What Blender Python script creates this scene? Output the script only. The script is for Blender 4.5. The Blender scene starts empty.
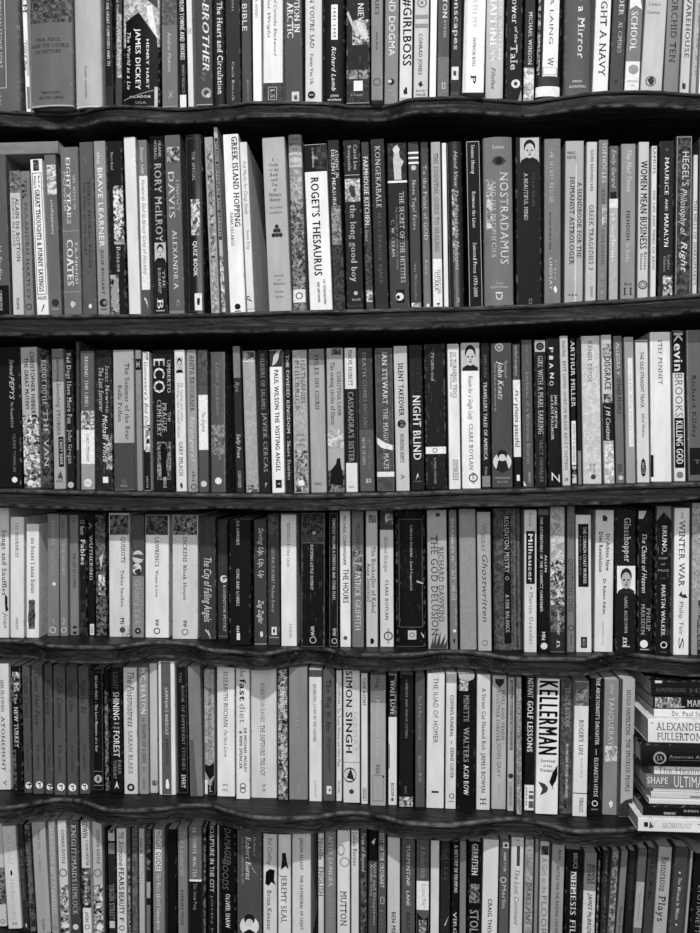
import bpy, bmesh, math, random
from mathutils import Vector, Matrix
S = bpy.context.scene
COL = S.collection
R_ = random.Random(11)

# ------------------------------------------------------------------ camera geometry
F_PX = 778.0; D = 1.0; PSI = math.radians(3.6); ZC = 1.42; CY = 466.5
CX = D * math.tan(PSI)
FW = Vector((-math.sin(PSI), math.cos(PSI), 0)); RT = Vector((math.cos(PSI), math.sin(PSI), 0))
def at(px, py, d=0.0):
    """world point of pixel (px,py) on the vertical plane y=d"""
    v = FW + RT * ((px - 350) / F_PX) - Vector((0, 0, (py - CY) / F_PX))
    t = (d + D) / v.y
    return Vector((CX, -D, ZC)) + v * t
def proj(p):
    q = p - Vector((CX, -D, ZC)); z = q.dot(FW)
    return 350 + F_PX * q.dot(RT) / z, CY - F_PX * q.z / z

cam = bpy.data.cameras.new('camera'); co = bpy.data.objects.new('camera', cam); COL.objects.link(co)
co.location = (CX, -D, ZC); co.rotation_euler = (math.pi / 2, 0, PSI)
cam.sensor_fit = 'VERTICAL'; cam.sensor_height = 24; cam.lens = 24 * F_PX / 933
cam.clip_start = 0.01
S.camera = co

# ------------------------------------------------------------------ materials
def lin(v):
    v = max(0, v) / 255
    return v / 12.92 if v <= .04045 else ((v + .055) / 1.055) ** 2.4
def alb(v):
    return min(.9, lin(v) * ALB_K + .0005)
ALB_K = 0.95
MATS = {}
def newmat(name):
    m = bpy.data.materials.new(name); m.use_nodes = True
    nt = m.node_tree; b = nt.nodes['Principled BSDF']
    return m, nt, b
def g4(x): return (x, x, x, 1)
def q5(g): return int(round(g / 5.0) * 5)

def m_ink(g):
    g = q5(g); k = ('ink', g)
    if k not in MATS:
        m, nt, b = newmat('ink_%d' % g)
        b.inputs['Base Color'].default_value = g4(alb(g)); b.inputs['Roughness'].default_value = .5
        b.inputs['Specular IOR Level'].default_value = .08
        # letterpress wear: slight uneven ink
        tc = nt.nodes.new('ShaderNodeTexCoord'); n = nt.nodes.new('ShaderNodeTexNoise'); n.inputs['Scale'].default_value = 260
        mr = nt.nodes.new('ShaderNodeMapRange'); mr.inputs[1].default_value = .3; mr.inputs[2].default_value = .7
        mr.inputs[3].default_value = alb(g) * .82; mr.inputs[4].default_value = min(.9, alb(g) * 1.08)
        nt.links.new(tc.outputs['Object'], n.inputs['Vector']); nt.links.new(n.outputs['Fac'], mr.inputs[0])
        nt.links.new(mr.outputs[0], b.inputs['Base Color'])
        MATS[k] = m
    return MATS[k]

def m_cover(g, gloss=False, scuff=False, mott=False):
    g = q5(g); k = ('cover', g, gloss, scuff, mott)
    if k in MATS: return MATS[k]
    m, nt, b = newmat('cover_%d' % g); N = nt.nodes.new; Lk = nt.links.new
    a = alb(g)
    b.inputs['Roughness'].default_value = .25 if gloss else .55
    b.inputs['Specular IOR Level'].default_value = .4 if gloss else .1
    tc = N('ShaderNodeTexCoord'); oi = N('ShaderNodeObjectInfo')
    off = N('ShaderNodeVectorMath'); off.operation = 'ADD'
    sc = N('ShaderNodeVectorMath'); sc.operation = 'SCALE'; sc.inputs[0].default_value = (7, 5, 9)
    Lk(oi.outputs['Random'], sc.inputs['Scale']); Lk(tc.outputs['Object'], off.inputs[0]); Lk(sc.outputs[0], off.inputs[1])
    n = N('ShaderNodeTexNoise'); n.inputs['Scale'].default_value = 34; n.inputs['Detail'].default_value = 5
    mp = N('ShaderNodeMapping'); mp.inputs['Scale'].default_value = (2.2, 1, .6)
    Lk(off.outputs[0], mp.inputs[0]); Lk(mp.outputs[0], n.inputs['Vector'])
    amt = .32 if mott else .12
    mr = N('ShaderNodeMapRange'); mr.inputs[1].default_value = .3; mr.inputs[2].default_value = .7
    mr.inputs[3].default_value = a * (1 - amt); mr.inputs[4].default_value = min(.88, a * (1 + amt * .6))
    Lk(n.outputs['Fac'], mr.inputs[0])
    # worn, whitened creases along both edges of the spine
    uv = N('ShaderNodeUVMap'); sp = N('ShaderNodeSeparateXYZ'); Lk(uv.outputs[0], sp.inputs[0])
    pp = N('ShaderNodeMath'); pp.operation = 'PINGPONG'; pp.inputs[1].default_value = .5; Lk(sp.outputs[0], pp.inputs[0])
    ed = N('ShaderNodeMapRange'); ed.inputs[1].default_value = .0; ed.inputs[2].default_value = .09
    ed.inputs[3].default_value = 1; ed.inputs[4].default_value = 0; Lk(pp.outputs[0], ed.inputs[0])
    n2 = N('ShaderNodeTexNoise'); n2.inputs['Scale'].default_value = 150; n2.inputs['Detail'].default_value = 4
    Lk(off.outputs[0], n2.inputs['Vector'])
    th = N('ShaderNodeMapRange'); th.inputs[1].default_value = .50 if scuff else .56; th.inputs[2].default_value = .62 if scuff else .70
    Lk(n2.outputs['Fac'], th.inputs[0])
    mu = N('ShaderNodeMath'); mu.operation = 'MULTIPLY'; Lk(ed.outputs[0], mu.inputs[0]); Lk(th.outputs[0], mu.inputs[1])
    # fine scattered scratches
    n3 = N('ShaderNodeTexNoise'); n3.inputs['Scale'].default_value = 90; n3.inputs['Detail'].default_value = 6
    mp3 = N('ShaderNodeMapping'); mp3.inputs['Scale'].default_value = (6, 1, .7)
    Lk(off.outputs[0], mp3.inputs[0]); Lk(mp3.outputs[0], n3.inputs['Vector'])
    t3 = N('ShaderNodeMapRange'); t3.inputs[1].default_value = .63 if scuff else .70; t3.inputs[2].default_value = .72 if scuff else .8
    t3.inputs[4].default_value = .6 if scuff else .16
    Lk(n3.outputs['Fac'], t3.inputs[0])
    mx = N('ShaderNodeMath'); mx.operation = 'MAXIMUM'; Lk(mu.outputs[0], mx.inputs[0]); Lk(t3.outputs[0], mx.inputs[1])
    wear = a + (.42 - a) * .38 if g < 150 else a * .62
    mix = N('ShaderNodeMix'); mix.data_type = 'FLOAT'
    Lk(mx.outputs[0], mix.inputs[0]); Lk(mr.outputs[0], mix.inputs[2]); mix.inputs[3].default_value = wear
    Lk(mix.outputs[0], b.inputs['Base Color'])
    bp = N('ShaderNodeBump'); bp.inputs['Strength'].default_value = .12; bp.inputs['Distance'].default_value = .002
    Lk(n.outputs['Fac'], bp.inputs['Height']); Lk(bp.outputs[0], b.inputs['Normal'])
    MATS[k] = m; return m

def m_pic(a_, b_):
    a_ = q5(a_); b_ = q5(b_); k = ('pic', a_, b_)
    if k in MATS: return MATS[k]
    m, nt, b = newmat('print_picture_%d_%d' % (a_, b_)); N = nt.nodes.new; Lk = nt.links.new
    b.inputs['Roughness'].default_value = .5; b.inputs['Specular IOR Level'].default_value = .1
    tc = N('ShaderNodeTexCoord'); oi = N('ShaderNodeObjectInfo')
    off = N('ShaderNodeVectorMath'); off.operation = 'ADD'
    sc = N('ShaderNodeVectorMath'); sc.operation = 'SCALE'; sc.inputs[0].default_value = (17, 15, 19)
    Lk(oi.outputs['Random'], sc.inputs['Scale']); Lk(tc.outputs['Object'], off.inputs[0]); Lk(sc.outputs[0], off.inputs[1])
    n = N('ShaderNodeTexNoise'); n.inputs['Scale'].default_value = 175; n.inputs['Detail'].default_value = 6
    n.inputs['Distortion'].default_value = 1.2
    Lk(off.outputs[0], n.inputs['Vector'])
    mr = N('ShaderNodeMapRange'); mr.interpolation_type = 'SMOOTHSTEP'
    mr.inputs[1].default_value = .36; mr.inputs[2].default_value = .70
    mr.inputs[3].default_value = alb(a_); mr.inputs[4].default_value = alb(b_)
    Lk(n.outputs['Fac'], mr.inputs[0]); Lk(mr.outputs[0], b.inputs['Base Color'])
    MATS[k] = m; return m

def m_pages():
    if 'pages' in MATS: return MATS['pages']
    m, nt, b = newmat('paper_pages'); N = nt.nodes.new; Lk = nt.links.new
    tc = N('ShaderNodeTexCoord'); mp = N('ShaderNodeMapping'); mp.inputs['Scale'].default_value = (1, .02, .02)
    n = N('ShaderNodeTexNoise'); n.inputs['Scale'].default_value = 1400
    Lk(tc.outputs['Object'], mp.inputs[0]); Lk(mp.outputs[0], n.inputs['Vector'])
    mr = N('ShaderNodeMapRange'); mr.inputs[3].default_value = .3; mr.inputs[4].default_value = .62
    mr.inputs[1].default_value = .3; mr.inputs[2].default_value = .7
    Lk(n.outputs['Fac'], mr.inputs[0]); Lk(mr.outputs[0], b.inputs['Base Color']); b.inputs['Roughness'].default_value = .9
    MATS['pages'] = m; return m

def m_wood():
    if 'wood' in MATS: return MATS['wood']
    m, nt, b = newmat('dark_waxed_wood'); N = nt.nodes.new; Lk = nt.links.new
    tc = N('ShaderNodeTexCoord')
    mp = N('ShaderNodeMapping'); mp.inputs['Scale'].default_value = (5, 60, 75)
    Lk(tc.outputs['Object'], mp.inputs[0])
    n = N('ShaderNodeTexNoise'); n.inputs['Scale'].default_value = 1.6; n.inputs['Detail'].default_value = 8
    n.inputs['Roughness'].default_value = .62; n.inputs['Distortion'].default_value = 1.4
    Lk(mp.outputs[0], n.inputs['Vector'])
    cr = N('ShaderNodeValToRGB'); e = cr.color_ramp.elements
    e[0].position = .32; e[0].color = g4(.0015); e[1].position = .72; e[1].color = g4(.026)
    x = cr.color_ramp.elements.new(.55); x.color = g4(.007)
    Lk(n.outputs['Fac'], cr.inputs[0])
    # pale scratches and chips
    mp2 = N('ShaderNodeMapping'); mp2.inputs['Scale'].default_value = (14, 90, 120); Lk(tc.outputs['Object'], mp2.inputs[0])
    n2 = N('ShaderNodeTexNoise'); n2.inputs['Scale'].default_value = 1.7; n2.inputs['Detail'].default_value = 5
    Lk(mp2.outputs[0], n2.inputs['Vector'])
    t = N('ShaderNodeMapRange'); t.inputs[1].default_value = .66; t.inputs[2].default_value = .74; t.inputs[4].default_value = .5
    Lk(n2.outputs['Fac'], t.inputs[0])
    mix = N('ShaderNodeMix'); mix.data_type = 'RGBA'
    Lk(t.outputs[0], mix.inputs[0]); Lk(cr.outputs[0], mix.inputs[6]); mix.inputs[7].default_value = g4(.14)
    # rubbed arrises plus painted-in highlight: v = 1 on the lips of the front edge
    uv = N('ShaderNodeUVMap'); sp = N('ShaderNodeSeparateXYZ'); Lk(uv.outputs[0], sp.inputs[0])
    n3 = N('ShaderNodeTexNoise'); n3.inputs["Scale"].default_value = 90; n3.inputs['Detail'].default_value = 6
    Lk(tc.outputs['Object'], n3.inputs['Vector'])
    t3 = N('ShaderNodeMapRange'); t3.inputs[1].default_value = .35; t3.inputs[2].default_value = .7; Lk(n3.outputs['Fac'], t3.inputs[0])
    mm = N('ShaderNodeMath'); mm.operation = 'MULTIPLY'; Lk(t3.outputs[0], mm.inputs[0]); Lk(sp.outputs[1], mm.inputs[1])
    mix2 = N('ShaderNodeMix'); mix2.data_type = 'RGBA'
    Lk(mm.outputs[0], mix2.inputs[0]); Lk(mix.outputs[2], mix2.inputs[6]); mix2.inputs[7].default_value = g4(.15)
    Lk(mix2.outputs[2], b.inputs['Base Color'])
    b.inputs['Roughness'].default_value = .38; b.inputs['Specular IOR Level'].default_value = .22
    bp = N('ShaderNodeBump'); bp.inputs['Strength'].default_value = .9; bp.inputs['Distance'].default_value = .004
    Lk(n.outputs['Fac'], bp.inputs['Height']); Lk(bp.outputs[0], b.inputs['Normal'])
    MATS['wood'] = m; return m
def m_flat(name, a, rough=.8):
    if name not in MATS:
        m, nt, b = newmat(name); N = nt.nodes.new
        tc = N('ShaderNodeTexCoord'); n = N('ShaderNodeTexNoise'); n.inputs['Scale'].default_value = 12
        mr = N('ShaderNodeMapRange'); mr.inputs[3].default_value = a * .8; mr.inputs[4].default_value = a * 1.2
        nt.links.new(tc.outputs['Object'], n.inputs['Vector']); nt.links.new(n.outputs['Fac'], mr.inputs[0])
        nt.links.new(mr.outputs[0], b.inputs['Base Color']); b.inputs['Roughness'].default_value = rough
        MATS[name] = m
    return MATS[name]

# ------------------------------------------------------------------ object helpers
def link_mesh(name, verts, faces, mats, parent=None, midx=None, uvs=None, smooth=False):
    me = bpy.data.meshes.new(name); me.from_pydata(verts, [], faces)
    for m in mats: me.materials.append(m)
    if midx:
        for p, i in zip(me.polygons, midx): p.material_index = i
    if uvs:
        ul = me.uv_layers.new(name='UVMap')
        for l in me.loops: ul.data[l.index].uv = uvs[l.vertex_index]
    if smooth:
        for p in me.polygons: p.use_smooth = True
    me.update()
    o = bpy.data.objects.new(name, me); COL.objects.link(o)
    if parent: o.parent = parent
    return o

# ------------------------------------------------------------------ shelves
def curve(pts):
    def f(x):
        if x <= pts[0][0]: return pts[0][1]
        if x >= pts[-1][0]: return pts[-1][1]
        for (a, p), (b, q) in zip(pts, pts[1:]):
            if a <= x <= b:
                t = (x - a) / (b - a); t = t * t * (3 - 2 * t) * .6 + t * .4
                return p + (q - p) * t
    return f
SH = {
 1: [(-150,114),(0,112),(60,109.5),(200,107),(350,104.5),(430,101),(480,98.5),(600,95),(700,95),(850,95)],
 2: [(-150,321),(0,318.5),(200,315.8),(350,313.5),(450,310),(540,306.5),(600,303),(700,297.5),(850,290)],
 3: [(-150,485),(0,487.5),(100,490),(230,492.3),(310,493),(400,491),(460,489),(540,487),(600,484),(700,481),(850,477)],
 4: [(-150,640),(0,638),(60,636.5),(110,637.5),(200,640.5),(245,645.5),(350,647.5),(450,650.5),(540,652),(620,653),(700,655),(850,659)],
 5: [(-150,785),(0,790),(60,794.5),(120,794),(190,795.5),(240,798.5),(320,801),(380,805.5),(450,809),(510,811),(550,815),(600,816),(700,818),(850,824)],
 6: [(-150,924),(0,927.5),(20,929.5),(60,936),(200,940),(350,944),(450,950),(600,956),(700,960),(850,968)],
}
LOW = {
 1: [(-100,124),(0,125.5),(60,129.5),(78,128),(100,122),(115,120.5),(180,123.5),(230,120),(252,117),(290,117),(330,118),(348,121),(385,121),(412,113.5),(460,112),(500,115),(525,117),(550,114),(575,110),(600,107.5),(620,106.5),(650,106.5),(700,110),(800,112)],
 2: [(-100,337),(0,336),(120,335),(230,333),(345,330.5),(400,330),(460,327.5),(520,324),(580,320.5),(640,317),(700,312),(800,306)],
 3: [(-100,505),(0,506),(60,509),(115,511),(170,510.5),(230,509),(300,511),(360,510.5),(410,510),(460,507),(520,507),(580,505),(600,505),(640,503),(700,498.5),(800,494)],
 4: [(-100,657),(0,657),(30,658.5),(48,663),(70,664.5),(115,664.5),(135,661),(160,658.5),(190,660.5),(207,667),(235,668.5),(262,672),(285,667.5),(305,664),(320,665),(345,671),(380,672.5),(420,671.5),(440,668),(465,668.5),(490,672),(512,676),(560,676.5),(585,677),(605,671),(622,669.5),(645,673),(660,675),(690,678),(760,672),(850,676)],
 5: [(-100,818),(0,825),(20,823),(42,817),(60,815),(80,817),(103,826),(130,827.5),(160,825.5),(185,822),(210,821.5),(232,829),(250,834),(285,836),(315,834.5),(345,829),(365,829.5),(385,834),(402,840),(450,842.5),(470,840),(500,836),(520,835.5),(540,839),(562,846),(580,849),(605,848),(630,847),(650,841.5),(672,839.5),(700,845),(760,848),(850,846)],
}
ECON = {2: .026, 3: .038, 6: .03}
TFIX = {1: .0225, 4: .0235, 5: .0225, 6: .022}
SHELF_BACK = .215
SHX, SHZ, SHE, SHT = {}, {}, {}, {}
NX = 260
for s in range(1, 7):
    zf = curve(SH[s]); xs, zs, es, ts = [], [], [], []
    lf = curve(LOW[s]) if s in LOW else None
    for i in range(NX + 1):
        px = -112 + i * (1000 / NX)
        p = at(px, zf(px)); xs.append(p.x); zs.append(p.z)
        if s in TFIX:
            t = TFIX[s]
            if lf:
                zl = p.z - t; best = 0; be = 1e9
                for k in range(-30, 70):
                    e = k * .001; u = Vector((p.x, -e, zl)); er = abs(proj(u)[1] - lf(proj(u)[0]))
                    if er < be: be = er; best = e
                e = max(-.028, min(.066, best))
            else: e = ECON[s] + .008 * math.sin(px / 45)
        else:
            e = ECON[s] + .005 * math.sin(px / 60 + s)
            q = at(px, lf(px), -e); t = max(.014, p.z - q.z)
        es.append(e); ts.append(t)
    es = [sum(es[max(0, i - 2):i + 3]) / len(es[max(0, i - 2):i + 3]) for i in range(NX + 1)]
    SHX[s], SHZ[s], SHE[s], SHT[s] = xs, zs, es, ts
def samp(s, arr, x):
    X = SHX[s]
    if x <= X[0]: return arr[s][0]
    if x >= X[-1]: return arr[s][-1]
    lo, hi = 0, NX
    while hi - lo > 1:
        m = (lo + hi) // 2
        if X[m] <= x: lo = m
        else: hi = m
    t = (x - X[lo]) / (X[hi] - X[lo])
    return arr[s][lo] * (1 - t) + arr[s][hi] * t
def under(s, x):
    return samp(s, SHZ, x) - samp(s, SHT, x)

ORD = {1: 'directly', 2: 'second', 3: 'third', 4: 'fourth', 5: 'fifth', 6: 'sixth', 7: 'seventh', 8: 'eighth'}
ROWN = {1: 'top', 2: 'second', 3: 'third', 4: 'fourth', 5: 'fifth', 6: 'bottom'}

bk = bpy.data.objects.new('bookcase', None); COL.objects.link(bk)
bk['label'] = 'dark worn wooden bookcase with six wavy-fronted shelves packed with books'
bk['category'] = 'bookcase'
def shelf(s):
    rnd = random.Random(s * 7)
    V, Fc, UV = [], [], []
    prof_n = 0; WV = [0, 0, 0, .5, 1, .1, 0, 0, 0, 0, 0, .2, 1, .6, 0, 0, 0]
    for i in range(NX + 1):
        x, z, e, t = SHX[s][i], SHZ[s][i], SHE[s][i], SHT[s][i]
        w = .0006 * math.sin(x * 55 + s) + .0005 * math.sin(x * 131 + 2 * s) + rnd.uniform(-.00018, .00018)
        P = [(SHELF_BACK, 0), (-e + .010, 0), (-e + .0046, 0), (-e + .0034, -.0003 - abs(w)), (-e + .0012, -.0016), (-e, -.0038),
             (-e + .0002, -.0056), (-e + .0022, -.0066), (-e + .0018 + w, -.0074), (-e + .0010 + w, -t * .55), (-e + .0008, -t + .0062),
             (-e + .0002 + w * .5, -t + .0040), (-e + .0008, -t + .0016), (-e + .0022, -t + .0004), (-e + .0040, -t), (-e + .010, -t), (SHELF_BACK, -t)]
        prof_n = len(P)
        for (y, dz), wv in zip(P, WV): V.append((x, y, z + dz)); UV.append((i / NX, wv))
    for i in range(NX):
        for j in range(prof_n):
            a = i * prof_n + j; b = i * prof_n + (j + 1) % prof_n
            Fc.append((a, b, b + prof_n, a + prof_n))
    Fc.append(tuple(range(prof_n))[::-1]); Fc.append(tuple(NX * prof_n + j for j in range(prof_n)))
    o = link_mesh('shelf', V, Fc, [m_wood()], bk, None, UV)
    for p in o.data.polygons: p.use_smooth = len(p.vertices) == 4
    try: o.data.set_sharp_from_angle(angle=math.radians(50))
    except Exception: pass
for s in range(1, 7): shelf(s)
XL = min(SHX[s][0] for s in SHX); XR = max(SHX[s][-1] for s in SHX)
def box(name, x0, x1, y0, y1, z0, z1, m, parent=None):
    v = [(x, y, z) for x in (x0, x1) for y in (y0, y1) for z in (z0, z1)]
    f = [(0, 1, 3, 2), (4, 6, 7, 5), (0, 4, 5, 1), (2, 3, 7, 6), (0, 2, 6, 4), (1, 5, 7, 3)]
    return link_mesh(name, v, f, [m], parent)
box('back_panel', XL - .02, XR + .02, SHELF_BACK, SHELF_BACK + .012, .05, 2.25, m_wood(), bk)
box('side_panel', XL - .03, XL - .0, -.03, SHELF_BACK, 0, 2.25, m_wood(), bk)
box('side_panel', XR, XR + .03, -.03, SHELF_BACK, 0, 2.25, m_wood(), bk)
box('top_panel', XL - .03, XR + .03, -.03, SHELF_BACK + .012, 2.25, 2.275, m_wood(), bk)
box('plinth', XL, XR, -.0, SHELF_BACK, 0, .09, m_wood(), bk)
w = box('wall_back', -2.6, 2.6, SHELF_BACK + .014, SHELF_BACK + .1, 0, 2.7, m_flat('wall_paint', .45)); w['kind'] = 'structure'
w = box('floor', -2.6, 2.6, -3.2, SHELF_BACK + .1, -.05, 0, m_flat('floor_boards', .08, .5)); w['kind'] = 'structure'

# ------------------------------------------------------------------ printing on spines
US = [0, .015, .04, .08, .16, .28, .4, .5, .6, .72, .84, .92, .96, .985, 1]
class Spine:
    def __init__(s, w, H, bulge, rc):
        s.w, s.H, s.b, s.rc = w, H, bulge, rc
    def y(s, u):
        u = min(1, max(0, u)); d = min(u, 1 - u) * s.w; r = min(s.rc, s.w * .3)
        c = r - math.sqrt(max(0, r * r - (r - d) ** 2)) if d < r else 0
        return -s.b * (1 - (2 * u - 1) ** 2) + c
FONT_CAP = [None]
TXT = {}
def serifs(V, Fc, sh):
    # small slabs on the flat ends of upright stems turn the plain letters into roman ones
    cnt = {}
    for f in Fc:
        for a, b in zip(f, f[1:] + f[:1]):
            k = (min(a, b), max(a, b)); cnt[k] = cnt.get(k, 0) + 1
    for (a, b), n in list(cnt.items()):
        if n != 1: continue
        (xa, ya), (xb, yb) = V[a], V[b]
        if abs(ya - yb) > .004 or not .02 < abs(xa - xb) < .24: continue
        foot = abs(ya) < .03; head = .45 < ya
        if not (foot or head): continue
        x0, x1 = min(xa, xb) - .085, max(xa, xb) + .085
        y0, y1 = (ya, ya +   .058) if foot else (ya -   .058, ya)
        i = len(V); V += [(x0, y0), (x1, y0), (x1, y1), (x0, y1)]; Fc.append((i, i + 1, i + 2, i + 3))
def text_mesh(txt, style):
    return TXT[(txt, style)]
def prepare_text(keys):
    """convert every piece of lettering with a single scene update"""
    obs = []
    for k in sorted(keys):
        txt, style = k
        c = bpy.data.curves.new('t', 'FONT'); c.body = txt; c.resolution_u = 2; c.size = 1
        c.space_character = 1.25 if 'X' in style else 1.12 if 'B' in style else 1.14 if 'S' in style else 1.06
        if 'I' in style: c.shear = .3
        o = bpy.data.objects.new('t', c); COL.objects.link(o); obs.append((k, o, c))
    dg = bpy.context.evaluated_depsgraph_get(); dg.update()
    out = []
    for k, o, c in obs:
        me = bpy.data.meshes.new_from_object(o.evaluated_get(dg)); out.append(me)
        V = [(p.co.x, p.co.y) for p in me.vertices]; Fc = [tuple(p.vertices) for p in me.polygons]
        if 'B' in k[1]:      # heavier strokes: the letter struck again slightly to the side
            n0 = len(V); V0, F0 = list(V), list(Fc)
            for j, (dx, dy) in enumerate([(.022, .0), (.044, .0), (.022, .018), (.07, .0), (.095, .0)][:5 if 'X' in k[1] else 3]):
                V += [(x + dx, y + dy) for x, y in V0]; Fc += [tuple(i + n0 * (j + 1) for i in f) for f in F0]
        elif 'S' in k[1]:
            n0 = len(V); V += [(x + .018, y) for x, y in V]; Fc += [tuple(i + n0 for i in f) for f in list(Fc)]
        if 'S' in k[1]: serifs(V, Fc, .3 if 'I' in k[1] else 0)
        TXT[k] = (V, Fc)
    for k, o, c in obs: bpy.data.objects.remove(o); bpy.data.curves.remove(c)
    for me in out: bpy.data.meshes.remove(me)
def cap():
    if FONT_CAP[0] is None:
        v, f = text_mesh('H', ''); FONT_CAP[0] = max(p[1] for p in v)
    return FONT_CAP[0]

def put(root, sp, name, pts, faces, mat, eps, midx=None):
    """pts are (u, z) on the spine; wide faces are cut so that they follow its roundness"""
    pts = list(pts); out = []; mo = []
    from mathutils.geometry import tessellate_polygon
    du = .13 if sp.b > .0005 else .3
    for fi, f in enumerate(faces):
        us = [pts[i][0] for i in f]
        near = min(us) < .13 or max(us) > .87
        lim = .09 if near else du
        if max(us) - min(us) <= lim or len(f) == 4 and name in ('printed_band', 'cover_picture', 'frame_line'):
            out.append(tuple(f)); mo.append(midx[fi] if midx else 0); continue
        if len(f) == 3: tr = [tuple(f)]
        else: tr = [tuple(f[i] for i in t) for t in tessellate_polygon([[Vector((pts[i][0] * sp.w, pts[i][1], 0)) for i in f]])]
        n = 0
        while tr and n < 400:
            n += 1; t = tr.pop(); ed = [(abs(pts[t[i]][0] - pts[t[(i + 1) % 3]][0]), i) for i in range(3)]
            m, i = max(ed)
            if m <= lim: out.append(t); mo.append(midx[fi] if midx else 0); continue
            p, q, r = t[i], t[(i + 1) % 3], t[(i + 2) % 3]; k = len(pts)
            pts.append(((pts[p][0] + pts[q][0]) / 2, (pts[p][1] + pts[q][1]) / 2))
            tr += [(p, k, r), (k, q, r)]
        out += tr; mo += [midx[fi] if midx else 0] * len(tr)
    V = [((u - .5) * sp.w, sp.y(u) - eps, z) for u, z in pts]
    return link_mesh(name, V, out, mat if isinstance(mat, list) else [mat], root, mo)
def strip(u0, u1, z0, z1):
    us = [u0] + [u for u in US if u0 + .004 < u < u1 - .004] + [u1]
    pts = []; f = []
    for u in us: pts += [(u, z0), (u, z1)]
    for i in range(len(us) - 1): f.append((2 * i, 2 * i + 2, 2 * i + 3, 2 * i + 1))
    return pts, f
def ell(u, z, ru, rz, n=16):
    return [(u + ru * math.cos(2 * math.pi * k / n), z + rz * math.sin(2 * math.pi * k / n)) for k in range(n)], [tuple(range(n))]
def ring(u, z, ru, rz, t, n=20):
    pts = []; f = []
    for k in range(n):
        a = 2 * math.pi * k / n
        pts += [(u + ru * math.cos(a), z + rz * math.sin(a)), (u + ru * t * math.cos(a), z + rz * t * math.sin(a))]
    for k in range(n):
        a = 2 * k; b = 2 * ((k + 1) % n); f.append((a, b, b + 1, a + 1))
    return pts, f
def tess(pts):
    from mathutils.geometry import tessellate_polygon
    return [tuple(t) for t in tessellate_polygon([[Vector((p[0], p[1], 0)) for p in pts]])]

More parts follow.
